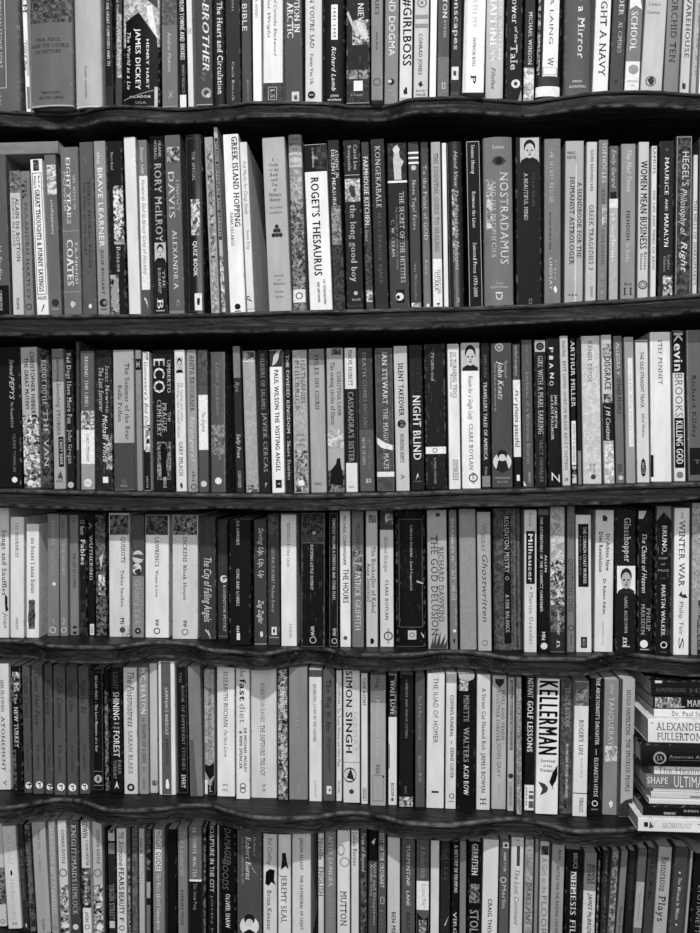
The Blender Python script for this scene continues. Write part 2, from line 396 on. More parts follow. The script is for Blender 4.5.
def decorate(root, sp, els, zf, ps, rnd):
    """zf: px -> local z ; ps: metres per px"""
    first = True; L = 0
    for e in els:
        e = e.strip()
        if not e: continue
        t = e.split(' '); c = t[0]; L += 1; eps = .00010 + L * .000035
        w = sp.w
        cl = lambda z: max(.0004, min(sp.H - .0004, z))
        if c[0] == 'T' or c[0] == 'H':
            style = c[1:] or 'S'
            if c[0] == 'T':
                y0, y1, u, h, g = [float(q) for q in t[1:6]]; txt = ' '.join(t[6:]).replace('¦', '|')
                v, f = text_mesh(txt, style)
                if not v: continue
                mn = min(p[0] for p in v); mx = max(p[0] for p in v); ca = cap()
                z0, z1 = zf(y0), zf(y1); ln = z0 - z1
                hm = min(h * ps, w * .92)
                pts = [(u + (p[1] / ca - .5) * hm / w, z0 - (p[0] - mn) / (mx - mn) * ln) for p in v]
            else:
                y, u0, u1, h, g = [float(q) for q in t[1:6]]; txt = ' '.join(t[6:]).replace('¦', '|')
                v, f = text_mesh(txt, style)
                mn = min(p[0] for p in v); mx = max(p[0] for p in v); ca = cap(); zc = zf(y)
                pts = [(u0 + (p[0] - mn) / (mx - mn) * (u1 - u0), zc + (p[1] / ca - .5) * h * ps) for p in v]
            pts = [(min(.995, max(.005, a)), b) for a, b in pts]
            if max(p[1] for p in pts) > sp.H - .0005 or min(p[1] for p in pts) < .0005:
                pts = [(a, cl(b)) for a, b in pts]
            put(root, sp, 'title_lettering' if first else 'lettering', pts, f, m_ink(g), eps)
            first = False
        elif c == 'R' or c == 'P':
            q = [float(k) for k in t[1:]]
            pts, f = strip(max(0, q[2]), min(1, q[3]), cl(zf(q[1])), cl(zf(q[0])))
            if c == 'R': put(root, sp, 'printed_band', pts, f, m_ink(q[4]), eps)  # printed bands; some paint the shelf's shadow across a spine's head
            else: put(root, sp, 'cover_picture', pts, f, m_pic(q[4], q[5]), eps)  # cover pictures, and reflections painted onto glossy black spines
        elif c == 'C':
            y, u, r, g = [float(k) for k in t[1:5]]; ru = min(r * ps / w, u - .01, .99 - u) if r * ps / w > .5 else r * ps / w
            ru = max(.05, min(ru, min(u, 1 - u))) ; pts, f = ell(u, zf(y), ru, r * ps)
            put(root, sp, 'emblem', pts, f, m_ink(g), eps)
        elif c == 'O':
            y, u, r, g = [float(k) for k in t[1:5]]; ru = max(.05, min(r * ps / w, min(u, 1 - u)))
            pts, f = ring(u, zf(y), ru, r * ps, .72); put(root, sp, 'emblem', pts, f, m_ink(g), eps)
        elif c == 'G':
            y0, y1, u0, u1, g = [float(k) for k in t[1:6]]; za, zb = zf(y0), zf(y1); n = 14
            pts = []
            for k in range(n):
                a = 2 * math.pi * k / n; r = rnd.uniform(.55, 1.0)
                pts.append(((u0 + u1) / 2 + (u1 - u0) / 2 * r * math.cos(a), (za + zb) / 2 + abs(za - zb) / 2 * r * math.sin(a)))
            put(root, sp, 'emblem', pts, tess(pts), m_ink(g), eps)
        elif c == 'V':
            g = float(t[1]); q = [float(k) for k in t[2:]]
            pts = [(min(1, max(0, q[i])), cl(zf(q[i + 1]))) for i in range(0, len(q), 2)]
            put(root, sp, 'illustration', pts, tess(pts), m_ink(g), eps)
        elif c == 'B':
            y0, y1, u0, u1, g = [float(k) for k in t[1:6]]; u0 = max(.01, u0); u1 = min(.99, u1)
            za, zb = cl(zf(y0)), cl(zf(y1)); tz = .55 * ps; tu = tz / w; pts = []; f = []
            for (a, b, c2, d) in ((u0, u1, za - tz, za), (u0, u1, zb, zb + tz), (u0, u0 + tu, zb, za), (u1 - tu, u1, zb, za)):
                p2, f2 = strip(a, b, c2, d); n0 = len(pts); pts += p2; f += [tuple(i + n0 for i in ff) for ff in f2]
            put(root, sp, 'frame_line', pts, f, m_ink(g), eps)
        elif c == 'F':
            y0, y1, u0, u1 = [float(k) for k in t[1:5]]; za, zb = zf(y0), zf(y1)
            U = lambda a: u0 + (u1 - u0) * a
            Zz = lambda b: za + (zb - za) * b
            pts = []; f = []; mi = []
            def add(p2, f2, k):
                n0 = len(pts); pts.extend(p2)
                for ff in f2: f.append(tuple(i + n0 for i in ff)); mi.append(k)
            tone = [185, 22, 190, 40, 135] if len(t) < 6 else [225, 35, 168, 25, 110]
            add(*strip(u0, u1, zb, za), 0)
            du = (u1 - u0); dz = abs(za - zb)
            sh = [(U(0), Zz(1)), (U(.08), Zz(.88)), (U(.35), Zz(.78)), (U(.65), Zz(.78)), (U(.92), Zz(.88)), (U(1), Zz(1))]
            add(sh, tess(sh), 1)
            add(*ell(U(.5), Zz(.36), du * .31, dz * .29), 1)
            add(*ell(U(.5), Zz(.52), du * .265, dz * .30), 2)
            add(*ell(U(.38), Zz(.50), du * .07, dz * .03, 8), 3)
            add(*ell(U(.62), Zz(.50), du * .07, dz * .03, 8), 3)
            add(*ell(U(.5), Zz(.68), du * .11, dz * .022, 8), 3)
            add(*ell(U(.52), Zz(.60), du * .035, dz * .05, 8), 4)
            o = put(root, sp, 'portrait', pts, f, [m_ink(k) for k in tone], eps, mi)
            lift = {}
            for p in o.data.polygons:      # features sit a hair above one another
                for vi in p.vertices: lift[vi] = p.material_index
            for vi, k in lift.items(): o.data.vertices[vi].co.y -= .00003 * k
def make_book(w, H, dep, g, flags, els, zf, ps, rnd):
    hard = 'h' in flags
    name = 'hardback_book' if hard else 'paperback_book'
    root = bpy.data.objects.new(name, None); COL.objects.link(root)
    root.empty_display_size = .02
    sp = Spine(w, H, (.0022 if hard else .00008) * min(1.6, w / .02), .0022 if hard else .0013)
    th = .0022 if hard else .00045
    th = min(th, w * .22)
    # cover: a U-shaped sleeve (front board, spine, back board)
    outer = [(-w / 2, dep)] + [((u - .5) * w, sp.y(u)) for u in US] + [(w / 2, dep)]
    inner = [(-w / 2 + th, dep)] + [((u - .5) * (w - 2 * th), max(sp.y(u), -.001) + th + (.001 if hard else 0)) for u in US] + [(w / 2 - th, dep)]
    uu = [0] + US + [1]
    n = len(outer); V = []; UV = []
    for z in (0, H):
        for (x, y), u in zip(outer, uu): V.append((x, y, z)); UV.append((u, z / H))
        for (x, y), u in zip(inner, uu): V.append((x, y, z)); UV.append((u, z / H))
    Fc = []
    O0, I0, O1, I1 = 0, n, 2 * n, 3 * n
    for i in range(n - 1):
        Fc.append((O0 + i, O0 + i + 1, O1 + i + 1, O1 + i))
        Fc.append((I0 + i + 1, I0 + i, I1 + i, I1 + i + 1))
        Fc.append((O1 + i, O1 + i + 1, I1 + i + 1, I1 + i))
        Fc.append((O0 + i + 1, O0 + i, I0 + i, I0 + i + 1))
    for i in (0, n - 1):
        q = (O0 + i, O1 + i, I1 + i, I0 + i)
        Fc.append(q if i == 0 else q[::-1])
    link_mesh('cover', V, Fc, [m_cover(g, 'g' in flags, 's' in flags, 'm' in flags)], root, None, UV)
    # page block, its fore edge slightly hollow
    ins = .003 if hard else .0006
    px0, px1 = -w / 2 + th + .0002, w / 2 - th - .0002
    y0 = th + (.0022 if hard else .0006); y1 = dep - (.004 if hard else .0008)
    V = []; Fc = []
    for z in (ins, H - ins):
        V += [(px0, y0, z), (px1, y0, z), (px1, y1, z), ((px0 + px1) / 2, y1 - (.003 if hard else .0002), z), (px0, y1, z)]
    Fc = [(0, 1, 6, 5), (1, 2, 7, 6), (2, 3, 8, 7), (3, 4, 9, 8), (4, 0, 5, 9), (4, 3, 2, 1, 0), (5, 6, 7, 8, 9)]
    link_mesh('page_block', V, Fc, [m_pages()], root)
    decorate(root, sp, els, zf, ps, rnd)
    return root

def tone(g):
    return 'black' if g < 48 else 'dark grey' if g < 100 else 'mid-grey' if g < 150 else 'light grey' if g < 192 else 'white'
def describe(b):
    w = b['xr'] - b['xl']; size = 'thin ' if w < 9 else 'thick ' if w >= 18 else ''
    inks = [e.split() for e in b['els'] if e and e[0] in 'TH']
    if inks:
        g = max(inks, key=lambda e: float(e[4]) if e[0][0] == 'T' else float(e[4]))
        gv = float(g[5])
        ink = 'black' if gv < 50 else 'dark' if gv < 105 else 'grey' if gv < 165 else 'pale' if gv < 205 else 'white'
        ink = ink + ' lettering'
    else: ink = 'no lettering'
    # overall tone: the cover or the largest printed band
    g = b['g']; H = b['yb'] - max(0, b['yt'])
    for e in b['els']:
        if e.startswith('R '):
            q = [float(k) for k in e.split()[1:]]
            if (min(q[1], b['yb']) - max(q[0], max(0, b['yt']))) * (q[3] - q[2]) > .55 * H: g = q[4]
    return size, tone(g), ink

ROWS = {}
KEY = 180; FILL = .16; FRONT_FILL = 44
# printing on the stacked books: px along the row are picture x, u runs upward across the spine
STACK = {
 818: ['R 644 648 .35 .7 30', 'V 70 .25 649 .8 650 .4 653 .85 655 .3 653', 'T 662 692 .5 5 175 ARCHAEOLOGY', 'T 697 740 .5 5 175 TODAY'],
 808: ['TB 664 676 .3 2.4 225 EUPHORIC', 'T 684 720 .6 2.2 200 DENIS FOSTER'],
 795.5: ['R 690 760 .2 .5 120'],
 777: ['TB 647 668 .62 6.8 225 SHAPE', 'T 648 668 .2 1.8 190 CONFIDENCE', 'TL 674 712 .55 11 220 ULTIMATE'],
 767: ['TL 658 703 .5 6.6 130 The Healing'],
 743: ['O 659 .42 6.6 150', 'TB 656 662 .42 5 150 SA', 'T 668 730 .5 3 150 American Anthropology', 'R 668 760 .34 .36 110'],
 718: ['T 656 704 .7 7.5 110 ALEXANDER', 'T 657 702 .28 7.5 110 FULLERTON', 'R 651 653 .82 .86 90'],
 710: ['T 672 712 .5 4.6 120 Dr. Paul Sefton'],
 697: ['P 655 681 .1 .95 40 200', 'T 687 716 .5 6.6 210 MARTHA', 'R 681 685 .15 .25 180'],
 681: ['T 656 686 .4 4.4 90 REMEMBERING', 'T 689 712 .4 4.4 90 HIM', 'R 655 662 .85 1 200'],
}
DATA1 = r"""
#ROW1
-12 21 -45 112 -2 92 h|B -30 90 -.5 .62 200|TL -30 70 .45 3.5 190 NORTH AMERICAN STONE SORT|TI 94 97 .4 3 200 a|T 96 108 .4 3 190 Vt
22 31 -40 113 -4 230|R 40 76 .5 .95 190|R 87 109 .35 .95 120|TI 43 71 .3 3.5 40 Larry E. Shaw|T -20 13 .6 3.5 60 COLM
31 74 -60 108 -1.5 98 h @WAR,_PEACE_AND_HISTORY|P -60 24 0 1 35 105|H 41 .15 .72 3.2 50 WAR, PEACE|H 47 .04 .92 3.4 50 AND THE COURSE|H 53 .12 .75 3.2 50 OF HISTORY|H 94 .28 .7 2.4 45 PENGUIN|H 99 .2 .78 2.6 45 ALLEN LANE|R 106.5 108 0 1 170
75 103 -40 109 -2 168 h|TL 68 99 .42 2 50 FORD MADOX|R 107.5 109 0 1 205
104 114 -40 112 -2 42|TB -30 86 .5 2.6 225 SHORT LIVES OF THE GREAT COMPOSERS AND THEIR WORK|R 66 86 .05 .85 25
115 122 -30 110 0 62|P 14 78 .3 .95 110 190|TL -20 66 .35 1.8 205 A LIFE IN THREE ACTS AND VERSE
123 160 -60 109 0 14 h @THE_WORLD_AS_A_LIE|P -60 48 0 1 130 210|V 60 .5 -60 1 -60 1 38 .95 10 .7 2|V 14 0 24 .45 14 .7 27 1 43 1 109 0 109|V 225 .66 8 .8 6 .95 40 .72 26|TB 41 90 .69 2.6 235 HENRY HART|TB 30 91 .43 5 240 JAMES DICKEY|TI 33 90 .17 3.6 225 The World as a Lie|HB 98 .2 .78 2.2 215 PICADOR|H 104 .35 .66 2 160 USA|V 130 .02 100 .85 91 .85 92 .02 101|R 107.6 109 .06 .9 225|R 88 108 .87 .95 190
162 178 -40 108 -1 108|P -40 25 0 1 70 110|TI 32 72 .5 3.4 190 Andrei Makine|T 90 100 .55 3.6 190 X|R 106.5 108 0 1 160
178 187 -30 108 -2 20|TB -20 60 .55 4.2 230 SECRETS FROM TOWNS AND SHORES|T 65 93 .6 2.4 170 MARIO VELASCO|R 95 108 0 .95 225
188 194 -30 107 -2 215|R 28 34 .1 .9 190
196 213 -45 106 -1 66|TBI -12 71 .62 6.5 235 R-BROTHER|TI 72 82 .5 4 120 by|C 93 .62 5 150|C 93 .62 2.6 66|C 96 .75 2.2 190|R 104.5 106 0 1 170
214 225 -40 107 -1 36 h|T 2 95 .62 5.2 240 The Heart and Circulation
226 241 -40 108 -1 42 _|T 62 101 .5 2.4 200 Carla Korsch|T -25 11 .55 2.8 190 The Fullness
242 252 -30 107 -1 72 @BIBLE|TL 4 31 .35 4.6 215 BIBLE|T 80 102 .6 1.8 170 ANONYMOUS TEXT
253 262 -35 106 -.8 236|T -20 18 .45 2.6 120 THE FAIR WIND
263 283 -45 105 0 218|P 83 105 0 1 45 70|TI -30 56 .62 3.2 70 The Ghost of Cornelia Blackwood|TI -30 38 .3 3 70 from Elliot Wright|B 87 100 .25 .7 180|T 89 98 .48 4 210 LS
285 303 -45 105 -1 74 @ARCTIC|TBS -30 33 .72 5.2 235 REVOLUTION IN|TBS 2 38 .33 6 240 ARCTIC|R 92 104 .38 .8 205|G 94 102 .45 .75 80
305 322 -45 104 0 205|T -20 48 .42 4.2 50 WHEN YOU'RE SAD|T 54 85 .4 3 50 Fanny Van Uk|C 95 .38 3.8 30|R 94.6 95.4 .25 .5 200
323 345 -50 105 0 16 h|R 6 41 .38 .68 235|T 9 39 .53 3 40 1943-1945|TI 48 92 .5 4.2 235 Richard Lamb|HB 97 .34 .72 2 230 JOHN|HB 101 .22 .86 2 230 MURRAY
346 370 -40 104 0 25 s|P 20 45 .25 .98 40 215|V 185 0 6 .35 26 .75 22 .95 35 .6 36 .3 30 .02 14|V 205 .4 20 .6 22 .95 38 .8 40 .5 30|TB -30 22 .62 6 225 GIANTS NIEV|P 70 79 0 1 30 170|P 79 104 0 1 25 60|R 81 91 .32 .7 235|H 95 .2 .7 2 200 a Little|R 103 104 0 1 170
371 383 -35 101 0 128|T -20 15 .5 3.6 60 STORIES|T 32 50 .5 2 60 Anna Karn|O 82 .5 4 90|R 100 104 0 1 40
384 398 -45 104 1 130|TL -30 56 .52 6.2 225 BEYOND DOGMA|C 82 .5 3.2 20|C 81.5 .4 1.8 200|H 91 .3 .7 2 210 Rider|H 95 .2 .8 2 200 Books
399 412 -45 104 1 212 @GIRLBOSS|TB -1 66 .58 8.2 15 #GIRLBOSS|G 87 96 .3 .7 30|H 99 .1 .8 2 80 PORTFOLIO
413 428 -40 102 1.5 196|O 3 .5 5 120|C 3 .5 1.6 120|R 15 19 .05 .95 140|R 24 28 .05 .95 140|T 34 75 .45 3.6 70 CONRAD JONES|G 81 88 .3 .65 40|HB 91 .2 .8 1.6 60 BLACK|HB 95 .15 .85 2.2 60 THRILLER
429 436 -30 101 1.5 242
437 449 -40 99 1 78|R 57 99 0 1 108|TB -25 18 .6 4.4 230 CLAYTON|T 20 38 .6 2.6 190 BYRNE|B 83 89 .4 .68 215
450 461 -40 96 1.5 42|TB -25 50 .5 5 225 Moonscapes|R 67 80 .1 .75 215|G 70 77 .2 .6 60|R 92 97 0 .8 70
462 484 -45 93 2.5 228 @P-emblem|R -45 93 .03 .15 205|TL -20 28 .5 4.4 185 BENEATH MY|T 38 67 .5 2.8 60 PATRICIA ROLL|T 75 84 .5 5.5 40 P
485 503 -45 99 1.5 182|TB -6 62 .4 6.6 240 HAPPINESS|TL -30 60 .8 2.6 235 GROUNDED WITH LESS|TI 68 90 .45 4 40 Filofax
505 522 -45 101 1 15 s @TALE|T -30 24 .55 6.5 225 The Power|TI 27 43 .62 3 225 of the|T 44 70 .5 7 235 Tale|C 84 .62 4.4 215|C 84 .62 2 60|V 150 .78 101 .95 90 .98 101
523 534 -45 102 2 38|T 12 65 .55 3.6 230 MICHAEL WINSON|P 68 102 0 1 120 230
535 560 -45 100 3 18 hg @white-label|P -45 76 .02 .12 30 190|R -45 78 .24 .86 235|R 69 77 .24 .86 185|R 70 76 .3 .8 240|TL -30 46 .55 4 60 OLIVIA LAING|T 59 68 .55 6 70 W|R 78 88 .1 .95 55|R 88 98 0 1 228
561 590 -60 96 1.5 86 h @MIRROR|T -10 60 .62 7 235 to a Mirror|H 83 .3 .68 2.4 215 IMPRINT|H 88 .18 .85 2.4 215 ACADEMIC
592 608 -45 94 4 226|T -25 77 .55 6.5 50 BOUGHT A NAVY|R 92 93.5 .3 .9 120
609 623 -40 94 4.5 68|TB -25 16 .62 5 215 MURDER|T 22 53 .6 4 190 AL CIMINO|G 80 84 .3 .6 45
624 639 -45 94 5 120 @SCHOOL|V 235 .1 0 .8 0 .95 10 .5 6 .1 10|TB -30 6 .5 6 235 FILM|TB 12 51 .45 6.5 240 SCHOOL|R 62 94 0 1 226|C 70 .55 5 150|H 82 .15 .9 1.8 110 METHUEN|H 86 .4 .7 1.6 110 ONE
640 662 -45 93 6 186|H 5 .15 .7 3 120 Lewis|H 13 .1 .7 3 120 Gawain|O 82 .45 5.5 120|G 77 87 .3 .65 50
663 678 -45 95 5 126|T -35 63 .5 6 65 WILD ORCHID TEN
679 689 -40 98 5 190|T -30 58 .55 4.6 70 THE WAREHOUSE|T 80 90 .5 3 60 j
690 696 -40 96 5 168|P -40 75 .6 1 120 190
697 714 -45 94 4 240
#ROW2
-8 11 155 318 -3.5 86|TI 163 280 .5 4.8 205 National & Commonwealth Studies|R 286 315 .1 .95 20|T 291 311 .5 3 215 CAMBRIDGE
13 24 171 318 -3 190|P 171 193 0 1 60 150|T 198 262 .68 3.4 55 ALAIN DE BOTTON|TL 198 247 .3 2.4 90 ESSAYS IN LOVE|T 298 310 .5 2.6 50 PICADOR
25 34 171 318 -3.2 122|T 178 220 .5 2.8 85 THE SEA|T 220 300 .5 3.2 75 ANDREI HARTLEY|O 307 .5 3 50|T 183 200 .3 3 40 jn
35 49 159 318 -4.5 228 @GREAT_THOUGHTS|P 160 171 .25 .75 20 130|B 173 295 .12 .92 60|TBS 190 292 .5 4.4 35 GREAT THOUGHTS & FUNNY SAYINGS|T 176 188 .35 2 50 Philip's|T 176 188 .7 2 50 Book of|HB 298.5 .15 .9 3.2 40 PHILIPS|V 40 .4 312 .65 304 .7 306 .45 312
50 62 154.5 318 -4 98|P 165 195 .2 .98 120 240|TI 200 235 .55 3 205 civilizations|C 303 .5 3.6 40|G 299 307 .25 .75 50|R 309 310 .2 .8 160
64 82 147 317 -2.5 106 @EIGHT_YEARS|TBS 158 224 .42 4.2 235 EIGHT YEARS|T 175 210 .75 2.4 200 WE WERE IN|TL 172 212 .2 2.2 190 POWER|R 231 231.8 .02 .98 150|TBS 240 286 .42 6.2 240 COATES|TL 242 284 .78 2.8 205 TA-NEHISI|R 292 292.8 .02 .98 150|G 300 309 .35 .7 190
83 97 142 317 -2.5 84|T 156 166 .45 2.4 120 A|T 180 268 .62 2.6 60 THREE MORAL TALES|T 182 256 .3 2.4 65 THE TRIAL OF THE HEART|G 304 309 .4 .7 225|R 283 283.5 .1 .9 110
98 110 141 317 -2.8 138|TL 152 164 .4 3.2 225 the|TL 168 247 .5 4.8 235 BRAVE LEARNER|T 250 295 .5 2.6 50 JULIE BOGART|C 303 .5 4 35|C 303 .62 2 130|R 309 310 .25 .8 60
111 127 141 317 -3 18 s|P 186 245 .35 .98 15 245|P 275 317 0 .55 20 190|V 150 .05 290 .4 277 .55 285 .35 300 .5 312 .1 305|T 152 170 .35 2.4 190 Marta Bond|T 215 272 .6 4 215 Percy of Roscoe
129 141 137 317 -3.2 213
142 151 140 317 -2.5 114|R 176 290 0 1 226|R 290 317 0 1 82|TI 147 174 .45 3 215 Susan Hill|TI 180 275 .5 3.4 90 Howards End at Noon Gold of Hockley|TI 297 308 .5 3.5 215 f
152 168 136 318 -2.5 25 @BIOGRAPHY|T 141 158 .72 2.6 200 FRANK|T 140 160 .42 2.6 200 WORRALL|TB 164 242 .55 6.8 178 RORY McILROY|F 243 262 .2 .98|T 270 288 .8 2.6 200 THE|T 268 294 .5 2.8 205 BIOGRAPHY|T 299 309 .5 6 235 B|R 310.5 311.5 .2 .8 180
169 185 135 317 -2.8 92|P 147 163 .15 .95 40 190|T 172 218 .38 6.2 205 DAVIS|T 180 212 .78 3 190 LINDSEY|T 230 290 .5 4.6 215 ALEXANDRIA|T 300 306 .6 3 215 C|R 311 317 0 1 125
188 206 135 316 -2 22 hg @QUIZ_BOOK|P 200 236 .3 .8 60 230|T 152 182 .5 3 170 THE SPECIAL|TB 242 277 .5 3.8 235 QUIZ BOOK|R 294 311 .42 .82 225|G 297 308 .5 .75 40|B 139 312 .08 .92 70
211 220 137 316 -4 155|P 145 315 .2 .9 110 190|T 150 260 .5 3.6 80 V T O U R I
221 226 126 316 -4.5 172|R 138 240 .2 .9 45|TB 142 236 .5 2 190 NATIVE FURNITURE AND GARDEN|P 255 316 0 1 90 230
230 246 134 315 -4.2 228 @GREEK_ISLAND|TBS 137 227 .72 5.4 25 GREEK ISLAND HOPPING|T 213 246 .35 2.8 80 DANA FACAROS|C 307 .5 3 20|R 311 312 .3 .7 60
247 255 142 315 -4.6 214|TI 161 215 .55 3.4 110 Full Marks for Deep Study|TI 230 250 .6 2.6 110 Susan King|TI 296 302 .4 5 40 d|R 309 309.6 0 1 150
269 292 137 315 -4.2 170 @six-dot-emblem|H 160 .4 .5 3 80 A|H 165 .28 .66 3 80 Guide|H 170 .28 .68 3 80 to the|H 175 .3 .65 3 80 Book|H 180 .34 .62 3 80 and|H 185 .35 .6 3 80 Use|H 190 .42 .56 3 80 of|H 195 .22 .75 3 80 Military|H 200 .24 .72 3 80 History|H 208 .22 .78 1.6 110 THE OLD WORLD|H 213 .2 .76 1.6 110 A COMPENDIUM|C 227 .5 2 45|C 231 .42 2 45|C 231 .58 2 45|C 235.5 .34 2 45|C 235.5 .5 2 45|C 235.5 .66 2 45|H 276 .3 .7 1.8 120 Sword|H 280 .42 .58 1.8 120 or|H 284 .24 .78 1.8 120 Military|H 292 .3 .7 1.8 120 Crown|H 297 .32 .66 1.8 120 Series
293 307 135 316 -3 136 h|H 140 .25 .85 2.6 60 THE|H 145 .1 .9 3 60 WORLD|H 150 .35 .7 2.6 60 OF|R 153 168 0 1 188|H 157 .1 .92 2.8 40 NEWMAN|H 164 .12 .86 2.6 90 RALLY|P 170 200 .1 .95 120 185|P 200 290 0 1 35 165|R 290 303 .05 .95 225|O 296.5 .5 3.6 50|P 303 316 0 1 40 160
310 333 144 315 -4 232 @THESAURUS|R 144 172 0 1 14|P 146 170 .5 .98 12 70|HB 158 .35 .6 3 220 the|TB 148 168 .42 2.6 210 collins|TB 178 276 .43 7.6 15 ROGET'S THESAURUS|T 280 305 .68 2.4 45 OF SYNONYMS|T 282 303 .42 2.4 45 AND ANTONYMS
334 346 140 315 -4 36|TB 150 178 .75 3 215 ATHENS IN|TB 150 206 .42 3.4 220 DECENT MEASURE|P 206 245 .1 .9 80 165|P 245 315 0 1 15 75
347 364 140 314 -2.4 28 @LONG_GOOD_BOY|TB 145 170 .72 3.6 200 Carol Lea|TB 146 171 .36 3.2 190 Benjamin|R 175 175.6 .05 .95 180|P 179 202 .05 .95 90 225|G 184 200 .25 .75 55|TB 205 282 .5 6 188 the long good boy|C 293.5 .55 2 190|HB 300 .3 .85 2.2 220 WALKER|R 306 306.5 0 1 90
366 374 142 314 -3 60|TB 157 225 .5 4.6 230 FARMHOUSE KITCHEN|T 226 242 .4 3 190 a feast|P 242 285 0 1 30 85|P 290 302 .1 .9 70 235
375 389 139 313 -2.8 42|T 146 208 .5 5.2 195 KONGEKABALE|T 213 285 .5 3.4 100 NIELS KRAUSE KJAER|R 306 306.5 0 1 75
390 410 143 313 -2 62 @HITTITES|R 143 240 0 1 34|P 144 181 .05 .95 12 60|V 190 .35 180 .3 160 .4 146 .55 145 .65 158 .85 162 .7 168 .72 180|C 150 .47 3.4 205|R 181 183 0 1 235|T 192 283 .7 4.6 210 THE SECRET OF THE HITTITES|T 207 270 .42 2 150 THE DISCOVERY OF AN ANCIENT EMPIRE|T 220 257 .22 3 205 C. W. CERAM|R 290 303 .35 .75 15|C 297 .5 4 225|C 297.5 .42 2 30
411 422 142 313 -2 62|R 152 154 .0 1 230|R 157 159 0 1 230|R 162 164 0 1 230|C 168 .5 2.6 190|T 180 230 .5 3.6 205 Nova Yugal Entre|T 263 300 .5 2.6 165 Ivan Melnicenko|P 303 312 .05 .95 110 225
423 432 142 313 -2 30 g|T 165 240 .5 3.8 205 To the Point of GOD|T 260 275 .5 3 190 Bolex|G 303 309 .4 .8 225
433 443 142 312 -1.5 166|R 259 312 0 1 228|T 153 252 .5 4.4 105 THE ESSENTIAL GUIDE TO HEALING|T 270 294 .68 3 80 JOHNSON|T 272 292 .35 3 60 CLARK|T 302 309 .55 3 50 b
444 449 143 312 -1.5 230
450 465 142 310 -1.8 30 hg|P 190 262 .25 .4 40 215|TI 152 270 .55 3.8 185 Hand View The Mistakable Madonna|T 298 303 .55 3 170 M
469 483 141 308 -2 12 @BETWEEN_THE_LINES|B 141 308 .02 .98 185|TB 145 174 .5 3.8 225 Seamus Heaney|TB 192 228 .5 3.6 220 Between the Lines|TB 243 297 .5 3.8 225 Selected Prose 1978-2008
484 514 138 308 -1 108 h @eye-marked|H 148 .32 .72 3.6 200 Leoni|V 60 .28 162 .4 158 .52 157 .64 158 .78 162 .64 166 .52 167 .4 166|C 162 .53 3.6 20|P 180 230 .1 .3 100 225|T 173 265 .7 8.4 205 NOSTRADAMUS|T 181 258 .34 4.6 195 AND HIS PROPHECIES|H 284 .4 .64 2 205 Dover|H 288 .2 .82 2 215 OCCULT BOOKS|T 293 301 .5 7 225 D
516 542 137 307 -.5 18 @BEAUTIFUL_MIND|F 138 163 .18 .92|T 173 207 .7 3.2 85 SYLVIA NASAR|T 173 220 .4 4 200 A BEAUTIFUL MIND|B 299 304 .5 .62 130
544 561 139 307 0 114|T 148 203 .45 4.4 190 THE SECRET RESCUE|T 210 250 .75 1.8 160 THE STORY OF THE NURSES|T 212 250 .35 2 60 SECOND WORLD WAR|TL 258 290 .4 2.8 200 LINDSAY|T 260 280 .68 2.8 200 Cate|G 286 294 .55 .8 230
564 583 141 305 .8 165|HB 153 .1 .55 3 60 MANUEL|HB 157.5 .1 .6 3 60 KRISTEL|R 165 304 .55 .62 205|T 182 258 .78 4.4 75 A HANDBOOK FOR THE|T 177 265 .38 4.6 60 HUMANIST ASTROLOGER|HB 295 .2 .75 2.2 60 A.R.H.
585 596 142 303 1 190|T 150 192 .5 2.6 70 DAVID RADEMACHER|T 205 270 .5 4.4 95 GREEK TRAGEDIES 3|T 275 283 .4 4 220 IU|T 286 297 .6 2.4 90 CHICAGO
597 607 140 303 1 120|TB 143 183 .6 4.4 215 SOPHOCLES|T 190 265 .5 2.8 80 EDIPUS AT COLONUS|P 205 225 .4 .9 120 200|T 270 298 .5 2.6 165 ORIGINS
608 618 146 302 .5 92|TI 150 188 .5 4.2 190 Emily Gerard|R 192 199 .1 .8 25|R 199 208 0 1 220|R 208 302 0 1 168|TB 212 262 .5 4.4 228 Transylvania
620 635 144 302 .6 142|TI 150 192 .55 4.4 205 The Mail Times|TB 211 240 .5 3.4 60 FIENDISH|TL 243 262 .5 3.4 205 Su Doku|H 284 .28 .8 3 40 Book|H 291.5 .2 .82 7.4 20 11
637 648 142 301 1 190 @WOMEN_MEAN_BUSINESS|TB 161 249 .52 6.6 20 WOMEN MEAN BUSINESS|T 252 270 .72 2.6 60 Bettina|T 254 270 .35 2.6 60 Davina|O 285 .5 4.6 80|O 285 .5 2.4 80
650 656 146 300 1 208|T 147 175 .5 2.4 80 SAMUEL|T 190 270 .5 2.2 90 THE LIFE AND TIMES OF ARMS
658 673 141 300 1 36 @spaced-capitals|O 150 .5 1.4 130|TB 158 195 .5 4 235 MAURICE|TB 199 211 .5 2.8 225 AND|TB 214 247 .5 4.2 235 MARALYN|T 255 270 .7 2.6 180 Sophie|T 257 272 .42 2.6 170 Elmhirst|P 276 299 .3 .95 15 235
674 691 136 298 1 62 m|P 136 298 .02 .98 30 90|TL 152 186 .6 6.4 205 HEGEL'S|TI 189 236 .5 6.2 205 Philosophy of|TI 242 272 .55 6 215 Right|B 137 297 .04 .96 160
692 697 155 298 1 202|T 200 285 .5 2.6 90 THE MILLS OF SHAKESPEARE'S
698 712 137 298 1 92
#ROW3
-6 22 347 487 -1 20|TI 360 376 .68 4 190 Samuel|TI 377 400 .68 4.6 195 PEPYS|T 402 428 .68 2.4 200 The Unequalled Self|T 434 472 .75 2.8 130 CLAIRE TOMALIN|C 480 .75 2.8 225
24 41 347 488 -3 172|P 415 488 0 1 35 235|TB 352 418 .7 4 35 CHRISTOPHER HIBBERT|TB 358 410 .34 3.8 30 THE GREAT MUTINY|C 483 .4 3 225
